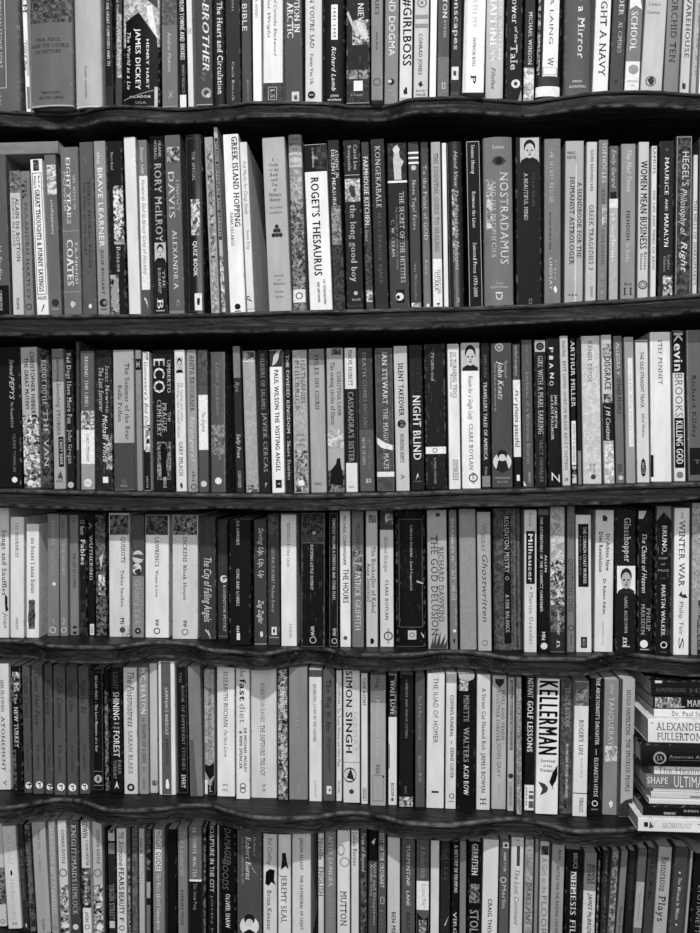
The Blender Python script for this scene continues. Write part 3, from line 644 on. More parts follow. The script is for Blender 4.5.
42 52 350 487 -2.5 44 s|P 350 487 0 1 15 90|T 360 405 .5 4.8 185 RODDY DOYLE|T 409 467 .55 4.8 190 THE VAN
54 66 349 489 -2 158|R 349 382 0 1 115|TB 357 382 .55 3.6 60 Jemima|TI 383 408 .55 4 60 Something|T 410 435 .5 3.4 90 STORIES|R 437 467 .45 .9 20|TB 439 465 .68 3 210 CAREY HARR|H 481 .15 .85 2.6 80 AXL|V 70 .3 478 .6 471 .8 479
67 75 350 490 -1.8 24|T 353 424 .5 4.4 200 Bad Dogs Have More Fun|T 430 464 .5 3.8 195 John Grogan|C 485 .5 3 180
76 80 340 490 -.5 66|R 430 450 .2 .8 140
81 95 351 490 -.8 86 @BEHIND_THE_LINES|TB 357 407 .45 3.4 205 BEHIND THE LINES|P 411 431 0 1 70 220|R 430 464 0 1 232|T 434 462 .5 2.6 80 CARYL STEWART|R 464 490 0 1 148|C 483 .5 4 220|HB 483 .3 .7 1.6 80 LUTZ
96 113 350 489 -1 36 s|P 350 380 0 1 25 50|T 366 413 .72 3.8 190 Isaac Newton|TI 368 412 .32 4.6 190 The Last Sorcerer|TI 415 462 .55 4.8 220 Michael White|P 435 470 .6 .98 20 200|R 477 483 .38 .72 230
114 135 350 490 -1 166 @SUMMER_OF_THE_BEAR|R 443 490 0 1 72|T 363 440 .68 4.2 75 The Summer of the Bear|T 385 422 .32 3.8 80 Bella Pollen|HB 486 .3 .65 1.8 210 MACMILLAN|B 480 484 .4 .56 120
137 143 350 491 -1.6 134|R 359 370 .0 1 15|HB 364.5 .25 .8 6 210 H|T 385 428 .5 3 155 WILLIAMS
144 151 352 491 -1.4 225|R 450 491 0 1 25|P 352 360 .1 .9 30 220|TI 362 430 .5 3.4 60 Guinevere's Bid Dog|P 425 452 .3 1 20 235|T 476 488 .5 2 180 ORION
153 175 350 494 -1 18 @PRAGUE_CEMETERY|T 359 393 .33 11 235 ECO|T 360 393 .78 3.4 205 UMBERTO|T 412 422 .78 2.8 190 THE|T 403 432 .56 4.4 190 PRAGUE|T 400 437 .32 4.4 190 CEMETERY|P 442 480 .2 .85 25 150|V 10 .4 478 .38 460 .35 448 .5 444 .68 452 .62 464 .66 478|C 446 .5 2.6 10|TB 477 488 .55 3 220 VINTAGE
176 187 350 492 -1.6 216 @small-face|F 357 373 .15 .85|TI 383 422 .68 2.8 120 My Father and other|TI 383 438 .36 2.8 130 Working Class Football Heroes|T 442 476 .5 3.8 100 GARY IMLACH|G 482 489 .35 .65 50
188 198 350 492 -1.4 148|T 355 412 .55 4.4 80 ANITA BROOKNER|TI 416 462 .55 4.4 200 Strangers?|O 487 .6 3 60|T 471 482 .6 3 90 ibi
199 209 350 492 -1.2 82|R 395 450 0 1 232|TI 412 432 .55 3.6 40 The English|T 455 475 .5 3 110 Classics|C 484 .5 3 200|P 352 385 .1 .9 60 90
211 226 352 493 -.6 76 g|P 425 455 .05 .95 70 150|TI 362 415 .5 4 125 Lilian Jackson|T 426 460 .6 3 160 ULRICA LOVE|C 481 .5 3.4 225
#GAP
236 244 346 491 -2.6 42|R 346 378 0 .95 118|TI 382 392 .5 4 140 Rye|TI 434 458 .5 3.6 200 Sally Prue|T 471 488 .5 3 200 OXFORD
246 259 351 492 -3 160|R 352 360 .05 .95 60|P 352 360 .1 .9 60 200|P 485 492 .05 .95 60 210|P 375 480 .1 .95 150 168|R 361 362 0 1 220
260 271 350 492 -2.4 32|T 354 410 .5 4 150 SOLDIERS OF SALAMIS|T 413 472 .6 4 165 JAVIER CERCAS|V 160 .5 488 .7 483 .5 483
272 285 350 492 -2.2 230 @VISITING_ANGEL|R 350 367 0 1 48|V 190 .2 366 .35 356 .6 352 .85 351 .7 360 .5 364|TB 370 472 .52 4.4 20 PAUL WILSON THE VISITING ANGEL|R 480 488 .3 .78 15|TB 482 486 .55 2.4 230 T
286 293 350 491 -1.6 32|TB 355 480 .5 3 215 THE DIVIDED KINGDOM - Short Stories
294 309 350 492 -1.6 172|P 350 492 .05 .95 150 180|T 360 405 .72 4 100 NATHANIEL|T 360 413 .32 4 100 PHILBRICK|H 435 .2 .8 2 90 SEA|H 440 .15 .85 2 90 OF GLORY|H 445 .2 .8 2 90 EXPED|P 450 492 .1 .95 25 190|C 483 .5 3 230
311 327 349 493 -2 162 @MILES_OFF_COURSE|R 349 365 0 1 125|T 355 375 .5 4 60 MILES|T 378 388 .5 4 60 OFF|T 391 410 .5 4 60 COURSE|TL 448 470 .5 3 190 RAFFERTY|HB 484 .22 .7 2.6 70 CNDC
328 345 348 493 -1.4 165|P 348 355 .3 .9 20 120|T 372 416 .74 3.6 90 CHRISTINA LAMB|T 362 425 .36 4.2 75 The sewing circles of Herat|P 430 448 0 1 140 220|P 470 493 0 1 30 140|V 12 .1 484 .2 470 .5 464 .55 459 .75 458 .8 466 .95 478 .9 486
346 358 348 492 -1.4 215|R 389 463 0 1 26|T 350 386 .5 4 70 MAEVE HOBETT|TB 392 462 .5 5.4 150 CASSANDRA'S SISTER|H 487 .2 .7 2 90 ORIG
360 375 348 492 -2 60 @DEATH_COMES_KNOCKING|R 430 492 0 1 84|T 353 377 .45 3.8 150 DEATH|T 380 402 .45 3.8 140 COMES|T 404 428 .45 3.8 130 KNOCKING|T 438 465 .3 3 190 NICK PETERS|TL 440 470 .7 3.4 110 EDEN|HB 481 .4 .75 4 220 SI
377 395 348 491 -1.8 70|B 348 491 .02 .98 110|P 350 490 .08 .92 60 85|T 352 405 .55 5 225 IAN STEWART|T 408 470 .55 5 200 THE MAGICAL MAZE|V 225 0 437 .5 443 1 446 1 451 .3 448 0 443|R 472 477 0 1 225
396 410 346 491 -2 188 @SILENT_TAKEOVER|TB 363 416 .5 5 20 SILENT TAKEOVER|C 424 .5 4.2 20|P 421 427 .4 .7 30 160|T 434 463 .5 3.6 60 NOREENA HERTZ|T 474 480 .5 3.4 90 A
411 425 345 491 -2 25|T 368 392 .7 3.6 55 LEIGH|T 364 395 .3 3.8 50 ANSON|TB 396 427 .52 7.6 230 NIGHT|TB 431 460 .5 7.6 228 BLIND|V 205 .35 480 .5 473 .65 479 .55 476|R 481 482 .2 .8 90
426 447 344 490 -1.6 18 s @white-banded_black|T 352 366 .4 2.8 200 ZYGE|T 367 381 .4 2.8 205 De Goud|R 447 454 0 1 230|O 450.5 .45 2.4 60|T 458 484 .45 2.4 160 ROMAN ESPAGNE
449 461 344 489 -1.4 226|R 344 350 .05 .95 185|T 352 398 .6 3.8 120 20 TURNING TIDES|TB 352 367 .3 1.8 60 JULIA HOUSE|T 374 397 .3 1.8 70 Poems of|B 460 480 .35 .8 70|T 462 478 .58 2.4 70 PETERLOO
462 481 343 489 -1 232 @SINGLE_LADY|F 343 371 .02 .98|TI 376 420 .5 4.4 50 Room for a Single Lady|T 424 470 .5 3.8 120 CLARE BOYLAN|O 478 .6 4.6 80|T 472 484 .6 2.4 80 ABACUS
482 491 343 488 -1 20|T 355 378 .5 3 110 JAMES RODE|TB 382 460 .45 3.4 225 TRAVELLERS TALES OF AMERICA|T 467 475 .5 2.6 190 Picnic|R 476 487 0 .95 130
492 513 343 488 -1 70 @oval-portrait|O 347.5 .4 4.2 170|C 347.5 .4 2 150|TI 361 378 .72 2.6 195 The Letters of|TBI 361 400 .46 5.6 225 John Keats|TI 363 412 .2 2 170 Edited with an introduction by|C 462 .5 9.2 205|V 30 .2 470 .3 461 .5 459 .7 461 .82 470 .5 473|C 455 .5 5 25|C 457.8 .5 3.5 200|H 478 .08 .88 1.8 215 PENGUIN BOOKS|H 482 .25 .75 1.8 200 SELECTED
514 522 344 488 -1.4 72|TB 346 376 .5 3 190 michael morpurgo|R 380 457 0 1 226|T 390 402 .5 2.4 90 fly|TB 404 447 .5 4.2 30 private peaceful|R 457 488 0 1 14|R 475 481 .35 .75 225
523 534 340 486 -1.4 82|T 345 366 .5 2.6 130 HENRY GRANT|T 372 464 .55 3.4 165 Lectures of a Victorian Diarist|T 472 483 .6 2.4 190 WEEKS|V 225 .05 486 .05 481 .3 486
535 547 340 487 -.8 26 s @PEARL_EARRING|R 340 352 .05 .95 175|C 346.5 .5 4 30|O 346.5 .5 2 120|T 356 434 .52 5.2 195 GIRL WITH A PEARL EARRING|T 439 483 .55 3.4 130 TRACY CHEVALIER
548 561 338 487 -1.2 15|TB 347.5 352.5 .35 4 230 P|TB 356 359.5 .35 4 230 I|TB 363 368.5 .35 4 230 A|TB 373 378.5 .4 4 230 N|TB 381 386 .35 4 230 O|TB 395 428 .68 2.6 220 JANE CAMPION|TB 395 440 .38 2.6 220 and KATE PULLINGER|TI 472 483 .6 8 225 Z
562 571 336 486 -2 188|T 341 357 .5 3 60 David Nash|T 361 470 .5 3 95 BEST LOVED HORTON BLACK ADULT DIETING|T 478 482 .5 3 60 R
572 577 338 485 -1.4 18|TB 341 407 .5 4 225 ARTHUR MILLER|R 421 465 0 1 228|T 424 462 .5 2.2 60 DEATH OF A SALESMAN|P 466 485 0 1 20 215
578 582 340 485 -1.4 30|R 451 485 0 1 125
583 602 336 484 -1.5 200|P 336 484 .04 .96 180 212|T 341 382 .45 4 85 DANIEL DEFOE|T 464 472 .4 2 80 MOLL|T 464 474 .6 2 80 FLAN|C 477 .55 2.6 60
604 615 335 484 -2.4 190 @DISGRACE|P 344 358 .1 .98 80 200|TB 357 390 .55 6 25 DISGRACE|P 394 404 .1 .98 20 190|R 403 441 0 1 26|TBI 406 440 .5 4.6 215 J M Coetzee|P 441 484 .05 .95 150 235
616 625 336 483 -2 106|TL 343 375 .5 3.4 200 ALLEGRA V|TB 379 414 .52 3.6 50 OTHER PEOPLE|T 464 472 .6 2.4 60 THE|T 464 474 .3 2.4 60 PRESS|C 478 .55 2.4 190
626 636 337 483 -1.6 150|R 358 447 .35 .85 222|TL 378 430 .6 2.6 180 AND OF A CHILD|R 337 342 .05 .95 110
637 650 340 482 -1.4 206|R 341 342 .05 .95 50|TB 352 408 .5 3.4 85 THE OLD STRAIGHT TRACK|TI 413 437 .55 3 100 Alfred Watkins|V 25 .3 468 .35 461 .5 458 .65 461 .72 468 .65 475 .5 477 .35 475|T 462 474 .5 2.4 200 ABACUS
651 672 332 481 -1 226 @tall_blank-sided|R 455 477 0 .12 15|T 340 385 .5 4 110 STEF PENNEY|R 332 480 .15 .16 190
674 686 331 481 -1.4 210 @KILLING_GOD|R 331 373 0 1 15|TB 333 371 .5 8.6 235 Kevin|TL 374 417 .5 7.4 110 BROOKS|R 418 468 .08 .9 15|TB 421 464 .5 6.6 235 KILLING GOD|C 475 .5 3.4 120
688 706 330 482 -1.5 92 g|R 448 475 .1 1 20|T 375 438 .4 4 45 Richard Kilday|HB 462 .35 .7 4 110 T
"""
DATA2 = r"""
#ROW4
-4 9 508 638 0 206|T 530 595 .65 4.4 50 Songs and Snuffles|TI 612 628 .75 4 80 Joan|V 25 .7 594 .9 597 .9 606 .98 610 .75 612 .7 603
10 24 517 638 0 216|R 508 517 .1 .9 60|T 523 557 .5 3 110 LES MISERABLES|T 617 630 .5 2.4 120 ORIENT
26 39 524 638 0 220 @NO_BONES|T 538 593 .55 4 50 no bones ¦ anna burns|G 597 632 .1 .78 55|P 600 629 .2 .7 40 120
47 59 514 636 0 122|TL 520 545 .5 3.4 165 THOMAS|TL 550 580 .5 3 150 the hours|C 584 .6 1.8 215|T 618 624 .6 3 190 ai|O 630 .5 3.2 190
60 68 515 636 -.8 118|TL 518 540 .45 3.2 70 HENRY GEE|TL 543 575 .5 3 165 THE HOURS|T 618 625 .5 3.6 190 MN|O 630 .5 2.8 190
69 79 515 635 -.8 118|O 520 .5 2.2 70|T 553 588 .55 3 60 THE ART OF LOVING|TB 626 634 .55 3.4 40 II
80 87 518 636 -1 20 s|O 522 .5 2 150|TB 526 535 .5 4 225 Aesop|TB 540 565 .55 4.4 225 Fables|P 600 634 .1 .9 15 60
88 95 518 636 -1 15 @ION-emblem|T 535 580 .55 3 205 WUTHERING|T 522 530 .5 3 140 A|R 624 635 .3 .9 215|TB 626 633 .6 2 30 ION
96 107 514 636 -1.4 24 s|P 515 636 .05 .95 10 120|T 520 560 .5 3 110 EIGHTEEN CASTLES|V 190 .4 558 .8 553 .55 570|P 575 595 .3 .9 20 235
109 130 513 637 -.5 203 @worn_picture-topped|P 515 535 .05 .98 15 120|T 537 563 .7 4 80 QUIXOTE|T 570 607 .65 3 60 Tobias Smollett|P 625 637 .6 1 190 120|TB 618 624 .65 4 60 Mi|C 630 .65 2.8 70
132 144 515 638 0 72|R 576 638 0 1 132|C 557 .5 6.4 195|C 569 .4 5.4 205|G 568 577 .2 .9 50|TL 580 625 .45 5 160 GUIN LEE|T 520 548 .5 3.4 90 HOLLOW|C 631 .5 3 30|C 631 .5 1.2 160
145 169 515 638 0 222 @WOMEN_IN_LOVE|P 515 535 .03 .97 25 100|T 537 567 .5 4 90 LAWRENCE|T 570 597 .5 3 60 Women in Love|TB 619 626 .5 4 40 WW|O 631 .5 3.2 30
172 198 515 639 0 200|P 515 535 .03 .97 20 150|T 537 562 .5 4 90 DICKENS|T 565 600 .5 3.2 60 Bleak House|TB 620 627 .5 4 60 WW|O 632 .5 3.2 100|V 40 .93 639 1 630 1 639
200 216 517 640 -.5 54|T 520 550 .5 4.4 85 JOHN BERENDT|TI 558 622 .5 7.4 210 The City of Falling Angels|TI 629 639 .5 5 200 f
218 228 520 640 -.6 50|T 525 572 .5 3 75 A FINE ROMANCE|C 579 .62 3.6 220|T 577 582 .62 2.6 40 A|T 585 632 .68 2.8 205 ROHINTON MISTRY|R 636 636.5 0 1 130
229 251 520 646 0 14 @SONS_AND_LOVERS|TB 521 545 .4 3 205 D.H. LAWRENCE|TB 569 606 .4 3 215 SONS AND LOVERS|TB 626 632 .4 3 225 MM|R 633 640 .35 .5 215
254 267 520 645 -.5 62 @SAVING_UP|TI 528 578 .6 5 200 Saving Up, Up, Up|TI 600 624 .55 5 215 Zag Zaglar|G 631 638 .45 .75 215|R 643.5 645 0 1 140
268 280 514 645 -.5 62|P 516 535 .1 .9 50 95|T 547 612 .45 3 180 GUSTAVE FLAUBERT Madame Bovary|R 627 635 .3 .75 215|G 628 634 .4 .65 60|R 637 638 .1 .9 150
281 297 514 646 -.4 222|T 523 567 .5 3.2 120 RIDDANCE & Other Loves|TL 624 638 .6 2.6 130 FABER|R 514 515 0 1 60
301 325 513 647 0 12 s @crowd-picture|B 513 543 .0 1 120|P 515 542 .05 .95 20 90|C 533 .55 2 150|B 543 647 0 1 90|TB 545 590 .45 2.8 215 DICKENS LITTLE DORRIT|TB 626 636 .48 3.6 215 WW|O 640 .5 3.4 170
329 338 513 647 0 16 s|B 513 647 0 1 110|TB 518 600 .55 2.8 210 TENNESSEE WILLIAMS A STREETCAR AND OTHER PLAYS|TB 628 636 .6 3.4 200 WW|O 641 .6 2.8 170
340 351 511 647 -.4 218 @THE_HOURS|TB 516 565 .45 3 60 MICHAEL CUNNINGHAM|TB 569 603 .55 5.4 60 THE HOURS|C 638 .5 2 80
352 364 511 647 -.4 112|T 523 550 .55 4 60 TALLEYRAND|P 551 571 .1 .95 20 170|TB 572 597 .5 5.6 215 PATRICK|TB 600 630 .5 5.6 205 GRIFFITH|T 634 645 .5 2 150 PHOENIX
366 378 510 647 -.4 186|P 515 523 .25 .9 30 150|T 546 613 .66 4 85 The Bookseller of Kabul|T 563 602 .25 3.6 85 Asne Seierstad|G 637 645 .3 .75 20
380 394 510 647 -.4 206|R 510 530 0 1 62|P 513 524 .4 .98 60 200|TI 537 573 .45 3.6 110 Beloved Stranger|T 580 620 .5 3.2 70 CLARE BOYLAN|O 636 .6 4.6 80|T 628 644 .6 2 80 ABACUS
396 426 510 647 -.5 12 hs @wide_line-framed|B 519 627 .1 .9 95|T 525 590 .52 2.2 200 CHARLES DICKENS - David Copperfield|R 630 639 .4 .68 190|O 634.5 .54 2.6 40|V 200 .85 632 .95 636 .93 638 .84 633|R 646 647 0 1 130|V 170 .7 580 .95 583 .9 584 .7 582
428 448 510 649 -1 172 @DELUSION|T 547 622 .7 5.2 90 RICHARD DAWKINS|T 535 636 .36 6.8 85 THE GOD DELUSION|G 512 518 .4 .7 60|V 60 .1 649 .3 634 .25 645 .45 630 .4 645 .65 632 .6 645 .9 634 .8 646 .98 640 .95 649
450 458 510 650 -1 116|TB 518 600 .45 3 200 ALEXANDER MCCALL SMITH|T 562 625 .8 2 190 A Novel of One World|C 631 .6 1.6 225|G 638 644 .35 .75 30
460 477 509 650 -1 142|O 516 .5 3.4 60|TL 530 595 .5 3.6 175 DELIA SMITH RECIPES|P 512 650 .02 .98 136 146
478 492 512 651 -1 166|T 523 552 .5 5 130 Winner|TI 555 622 .55 5.4 60 Ghostwritten|O 643 .5 3 110
494 522 508 650 -1 76 h @FINE_BALANCE|P 508 650 0 1 50 95|R 515 643 .36 .62 14|T 516 573 .48 4.6 185 ROHINTON MISTRY|O 578 .48 1.8 165|T 594 632 .48 3.6 185 A FINE BALANCE|R 509 649 .74 .76 120|R 509 649 .82 .84 40|R 509 649 .9 .92 120
524 537 510 652 0 206|T 513 527 .5 3 120 Steven|R 531 584 .15 .85 14|TB 534 582 .5 4.4 230 Milhauser|T 592 645 .55 3.6 150 Martin Dressler|V 60 .5 586 .65 589 .5 589
538 549 509 652 0 12|R 509 515 0 1 95|TB 517 612 .3 2.6 225 THE ADVENTURES OF THE CONVICT GARDENER|TB 555 572 .72 2.2 225 ALLEN|TB 632 640 .5 3.6 225 MN|C 646 .55 3.4 210
550 565 507 652 0 185|P 507 560 .05 .95 140 205|P 560 610 .02 .98 30 220|R 618 652 0 1 40|P 605 632 .02 .98 40 120|TI 610 635 .6 3.4 220 Julian Turner|T 640 648 .6 4.6 215 n
567 575 506 652 0 108|T 516 540 .5 2.8 70 JOE CLARE|T 559 612 .45 4.4 70 QUESTIONS ONE|O 628 .5 3 60|T 634 645 .5 2 80 PRESS
576 592 515 652 -.5 208 @CORNISH_COAST|R 524 587 .15 .82 22|TB 527 584 .58 3 225 THE CORNISH COAST MURDER|TL 535 575 .3 1.6 120 John Bude|R 637 648 .3 .7 40|TB 639 646 .5 2.6 190 BRITISH
594 613 510 652 1 212|G 514 523 .3 .7 45|TB 534 571 .68 3.6 60 Dr Atkins New|TB 532 572 .3 3.8 45 Diet Revolution|TB 579 614 .52 3 60 Dr Robert Atkins|TL 622 645 .45 2 160 VERMILION
614 636 510 653 0 22 @GLASSHOPPER|T 518 562 .58 6.6 220 Glasshopper|F 566 594 .05 .98 1|T 596 633 .5 3 190 ISABEL ASHDOWN|T 637 647 .5 6 235 m|R 646 647 .3 .7 190
637 652 510 653 .5 16 s|V 200 .05 511 .6 511 .35 519 .05 519|TI 534 593 .45 4.8 215 The Chains of Heaven|T 608 631 .75 4 180 PHILIP|T 604 635 .38 4 170 MARSDEN|C 644 .45 4 225|R 649 650 .2 .8 180
654 671 506 655 .8 16 s @POLICE|V 120 0 506 1 506 1 521 .5 512 0 522|TB 526 554 .55 4.6 230 BRUNO,|HB 558.5 .2 .75 2 200 CHIEF|HB 564.5 .35 .6 2 190 OF|HB 570.5 .15 .85 2 200 POLICE|H 578.5 .3 .65 1.4 130 NOVEL|TB 585 636 .5 4 220 MARTIN WALKER|O 645 .55 3.4 215|H 652 .3 .75 1.4 130 QUERCUS
673 689 508 655 .8 226 @WINTER_WAR|T 512 519 .5 2.4 120 THE|T 520 587 .5 5.8 75 WINTER WAR|V 50 .3 596 .5 591 .55 595 .75 594 .9 598 .6 598 .4 596|TL 602 635 .5 4 95 Philip Teir|TL 638 649 .5 5 40 S
691 708 503 655 .6 142|P 503 600 .02 .98 130 180|R 620 655 .35 1 30|P 600 650 .4 .95 40 160
#ROW5
-8 11 662 790 -2 207 @ATONEMENT|T 680 712 .65 3.4 80 IAN McEWAN|T 716 772 .65 3.4 80 ATONEMENT|T 780 786 .7 3 80 V
13 23 666 791 -2.4 16 s|P 672 692 .2 .95 30 225|TI 694 704 .5 3 190 The|T 707 748 .5 4 225 NEW TURKEY|P 750 791 0 .4 15 110|P 676 702 .0 .35 12 120
24 32 664 793 -2 76 @leftmost_matching-series|TI 677 718 .55 4.6 35 Death Comes|T 745 770 .55 2 50 P.D. JAMES|C 785.5 .6 3.3 235|T 783 788 .6 3 20 P
33 44 663 794 -1.6 80|TI 672 725 .5 5 35 Cover Her Face|T 745 770 .5 2.4 50 P.D. JAMES|C 785 .6 3.5 235|T 782 788 .6 3 20 P
45 53 663 794 -.8 76|TI 679 715 .5 4.4 35 Innocent|T 745 768 .55 2 50 P.D. JAMES|C 787 .6 3 235|T 784 790 .6 3 20 P
54 66 664 795 -.8 78|TI 678 728 .55 5.4 30 Call to Conscience|T 745 772 .5 2.4 45 P.D. JAMES|C 787 .6 3.8 235|T 784 790 .6 3.4 20 P
67 78 664 795 -.8 76|TI 680 712 .5 5.2 35 Cast of One|T 745 772 .5 2.2 50 P.D. JAMES|C 787.5 .5 3.8 235|T 784.5 790.5 .5 3.4 20 P
79 90 665 794 -1.4 80|TI 680 713 .5 5 35 Night to Be|T 745 770 .5 2.2 50 P.D. JAMES|C 787 .5 3.2 235|T 784 790 .5 3 20 P
92 104 668 791 -1 14 @black-framed|B 672 790 .04 .96 70|TB 676 752 .4 2.6 215 EDGAR MINT - The Lost Memoirs of a Star|R 771 771.8 .1 .9 110|C 779 .5 4 170|G 776 782 .35 .65 70|R 785 785.8 .1 .9 120
105 110 668 791 -1 14 s|P 690 791 0 .8 10 140
111 123 666 793 -1 22 @SHINING_IN_THE_FOREST|T 672 690 .45 5 110 LIGHT|TB 692 720 .5 6 235 SHINING|H 723.5 .3 .75 2 200 IN|H 728 .2 .8 2 200 THE|TB 731 757 .5 6 235 FOREST|T 760 775 .75 3 160 PAUL|T 760 779 .35 3 160 TORDAY|V 215 .3 789 .5 781 .7 789 .5 786
124 138 666 794 -1 198|TI 672 727 .55 6.6 30 The Postmistress|T 731 774 .5 4.2 130 SARAH BLAKE|C 787.5 .5 3.8 25|C 787.5 .5 1.8 190
139 149 666 794 -.8 138|TB 668 714 .5 5 225 M.C. BEATON|T 718 722 .5 2 80 OO|T 725 763 .55 3.4 80 DEATH OF A JADE|T 767 772 .5 2 80 OO|T 778 790 .5 2 110 ROBINSON
150 158 662 793 -.8 186|O 783 .6 2.8 60|G 781 787 .3 .8 80
159 176 660 795 -1 222|R 660 795 .18 .76 88|TB 688 735 .5 3 215 LAWRENCE BARDOLF|T 738 765 .5 2.8 50 APPLIEDE|V 235 .4 788 .42 780 .55 779 .62 785 .58 789
177 189 665 794 -1.6 14|T 672 683 .4 3 110 THE|TB 686 770 .6 3 130 BOOK OF DIFFERENT STORIES|TB 775 788 .55 4.2 225 EVERY|B 667 793 .05 .95 70
190 203 665 796 -2.2 118 @letterless_diagonal|V 90 0 796 0 740 .35 740 .6 796
204 215 668 795 -.6 152|P 670 762 .02 .98 130 175|T 688 760 .55 3 60 MONSTERS IN THE COLLEGE OF A CHILD|V 20 0 764 .5 766 1 762 1 775 .5 780 0 770|V 20 0 782 .6 786 1 776 1 795 .2 795|R 780 795 .05 .3 225|T 782 792 .6 3 200 Head
217 235 664 797 -.3 226|T 672 727 .5 4 85 ELIZABETH BUCHAN|TI 730 757 .5 3.4 90 Perfect Love|HB 785 .3 .6 2 100 WI|HB 790 .3 .6 2 100 HZ
236 250 665 799 -.3 220 @FAST_DIET|T 668 677 .5 5 100 the|TB 679 701 .5 6 40 fast|TL 704 723 .5 6 130 diet|TB 728 772 .68 2.8 60 DR MICHAEL MOSLEY|TB 731 769 .35 2.8 60 & MIMI SPENCER|O 786 .5 3 80|O 790 .5 3 80
251 277 665 798 -.3 207|TL 683 722 .45 4.2 100 ROBERTSON DAVIES|T 725 776 .45 4.4 90 THE DEPTFORD TRILOGY|H 785.5 .44 .56 2.4 60 II|H 790 .44 .56 2.4 60 II
278 288 668 800 -.4 60|P 668 800 .02 .98 20 200|TB 672 712 .5 5 230 PAUL JENNINGS|TBI 735 760 .55 5 225 Uncovered
289 308 666 800 -.4 128|T 704 735 .5 2.6 180 THE BLACK PRINCE|T 783 796 .5 2.6 175 VINTAGE
309 322 668 801 -.2 217|R 668 677 0 1 80|T 684 742 .45 3 80 JEFFERSON ¦ LOVED BY THE CAESARS|TL 780 798 .5 2 140 ORIENT|V 60 .95 700 1 730 1 700
323 335 669 801 -.2 86 @WAY_WE_ARE|T 679 693 .5 4.6 25 The|T 696 708 .5 4.6 25 Way|T 711 718 .5 4.2 25 We|T 721 731 .5 4.6 25 Are|TI 737 770 .55 3.6 50 Margaret Visser|R 786 794 .3 .72 220|G 788 792 .45 .65 70
336 342 669 801 0 212|T 683 767 .5 2.6 60 THOMPSON ¦ The Trojan Women and Other Plays|T 780 793 .5 2.2 120 ARCANE
343 360 668 803 0 206 @circled-triangle|TB 671 707 .35 6.2 20 SIMON|TB 712 753 .35 6.2 20 SINGH|TL 712 752 .72 4.4 180 FERMAT|R 762 762.6 0 1 140|C 775 .4 7.6 30|C 775 .4 6.2 200|V 40 .2 778 .45 768 .68 780|C 791.5 .5 2.4 60
361 368 672 804 -.2 212|TB 678 706 .5 3.4 50 CANE AGONY|B 788 801 .25 .8 90|TB 790 799 .5 2.2 90 ROSS
370 386 674 806 0 160 g|R 674 703 0 1 122|T 674 688 .5 4 60 blog|TL 700 755 .5 4 185 Notes from Here|T 765 774 .5 4 60 DOA|B 775 801 .15 .85 110|C 776.5 .85 1 30
388 397 673 805 .2 212|R 675 717 .0 1 25|TB 680 715 .5 4.8 205 WAIT LOVE|V 20 0 742 .15 745 .15 768 0 770|TB 783 796 .5 3 60 BLOOM|G 797 802 .3 .7 90|P 675 717 .7 1 25 130
399 413 673 807 .6 22 @white-tagged_black|T 680 738 .5 2.4 150 CANDIDE AND MINOR OTHERS|P 797 807 0 1 60 240|T 786 794 .5 3 120 mai
415 425 674 807 0 78|T 695 740 .5 3 165 The Fat Boy Confession|T 755 782 .5 3 165 Augusta Wolf
426 444 672 808 .8 216 @ILIAD|TL 678 743 .5 4.8 85 THE ILIAD OF HOMER|R 791 793 .3 .7 35
445 456 672 809 .8 212|R 672 683 0 1 150|TB 695 737 .55 3.4 80 COFFIN'S FUNERAL|TB 748 778 .6 3.2 70 DENISE CUSTER|V 90 .5 740 .6 742 .5 745|O 796 .6 2.6 60|R 801 801.6 .3 .8 90
457 475 672 809 .4 12 @ACID_ROW|V 180 0 673 1 673 .9 679 .5 682 .1 679|P 680 691 .1 .6 30 225|T 695 722 .5 5.4 160 MINETTE|T 727 762 .5 5.4 170 WALTERS|TB 765 795 .5 5 235 ACID ROW
476 490 673 810 .6 206 @STREET_CAT|T 688 750 .52 3.8 50 A Street Cat Named Bob|T 753 793 .5 3.8 60 JAMES BOWEN|T 798 805 .5 6 80 H
491 506 674 809 .9 170|V 40 .2 679 .8 679 .8 683 .5 688 .2 683|T 690 740 .74 3.2 110 MARS AND VENUS|T 690 742 .4 3.2 105 TOGETHER FOREVER|TL 743 777 .5 4 110 JOHN GRAY|TL 783 800 .5 2 150 VERMILION
507 514 676 811 .8 170|R 680 750 .3 .75 100|T 682 748 .5 2 200 Amelia Martha and Manchester|C 776 .5 2.6 50|T 782 806 .5 2.4 90 CANNON
515 522 676 815 -.2 158|P 680 815 .05 .95 120 180|T 700 792 .5 3 90 THE ECCENTRIC AND WAR BETTY|T 797 812 .5 2.4 60 ARROW
524 534 676 811 1.2 14 @GOLF_LESSONS|TB 677 698 .5 5.4 235 INSTANT|TB 701 719 .5 5.6 235 GOLF|TB 722 752 .5 5.4 235 LESSONS|R 785 811 0 1 225|R 791 808 .45 .95 90|R 793 795 .45 .95 220|R 799 801 .45 .95 220|TB 787 806 .2 1.6 70 099145
535 558 677 815 1.6 224 @SURVIVAL|TBX 681 755 .5 18 18 KELLERMAN|HB 761 .2 .85 3 50 Survival|HB 766 .32 .7 2.6 50 of the|HB 770.5 .2 .75 3 50 Fittest|V 15 .6 782 .75 772 .95 765 1 770 .9 780 .75 786 .8 790 .7 786|V 60 .1 782 .4 784 .55 788 .5 792 .2 796 .3 789
559 571 679 814 1.4 72|P 679 814 .02 .98 50 95|T 687 728 .6 5 165 TRACY KIDDER|TB 744 798 .6 2.6 215 MOUNTAINS BEYOND MOUNTAINS|G 803 809 .35 .65 30
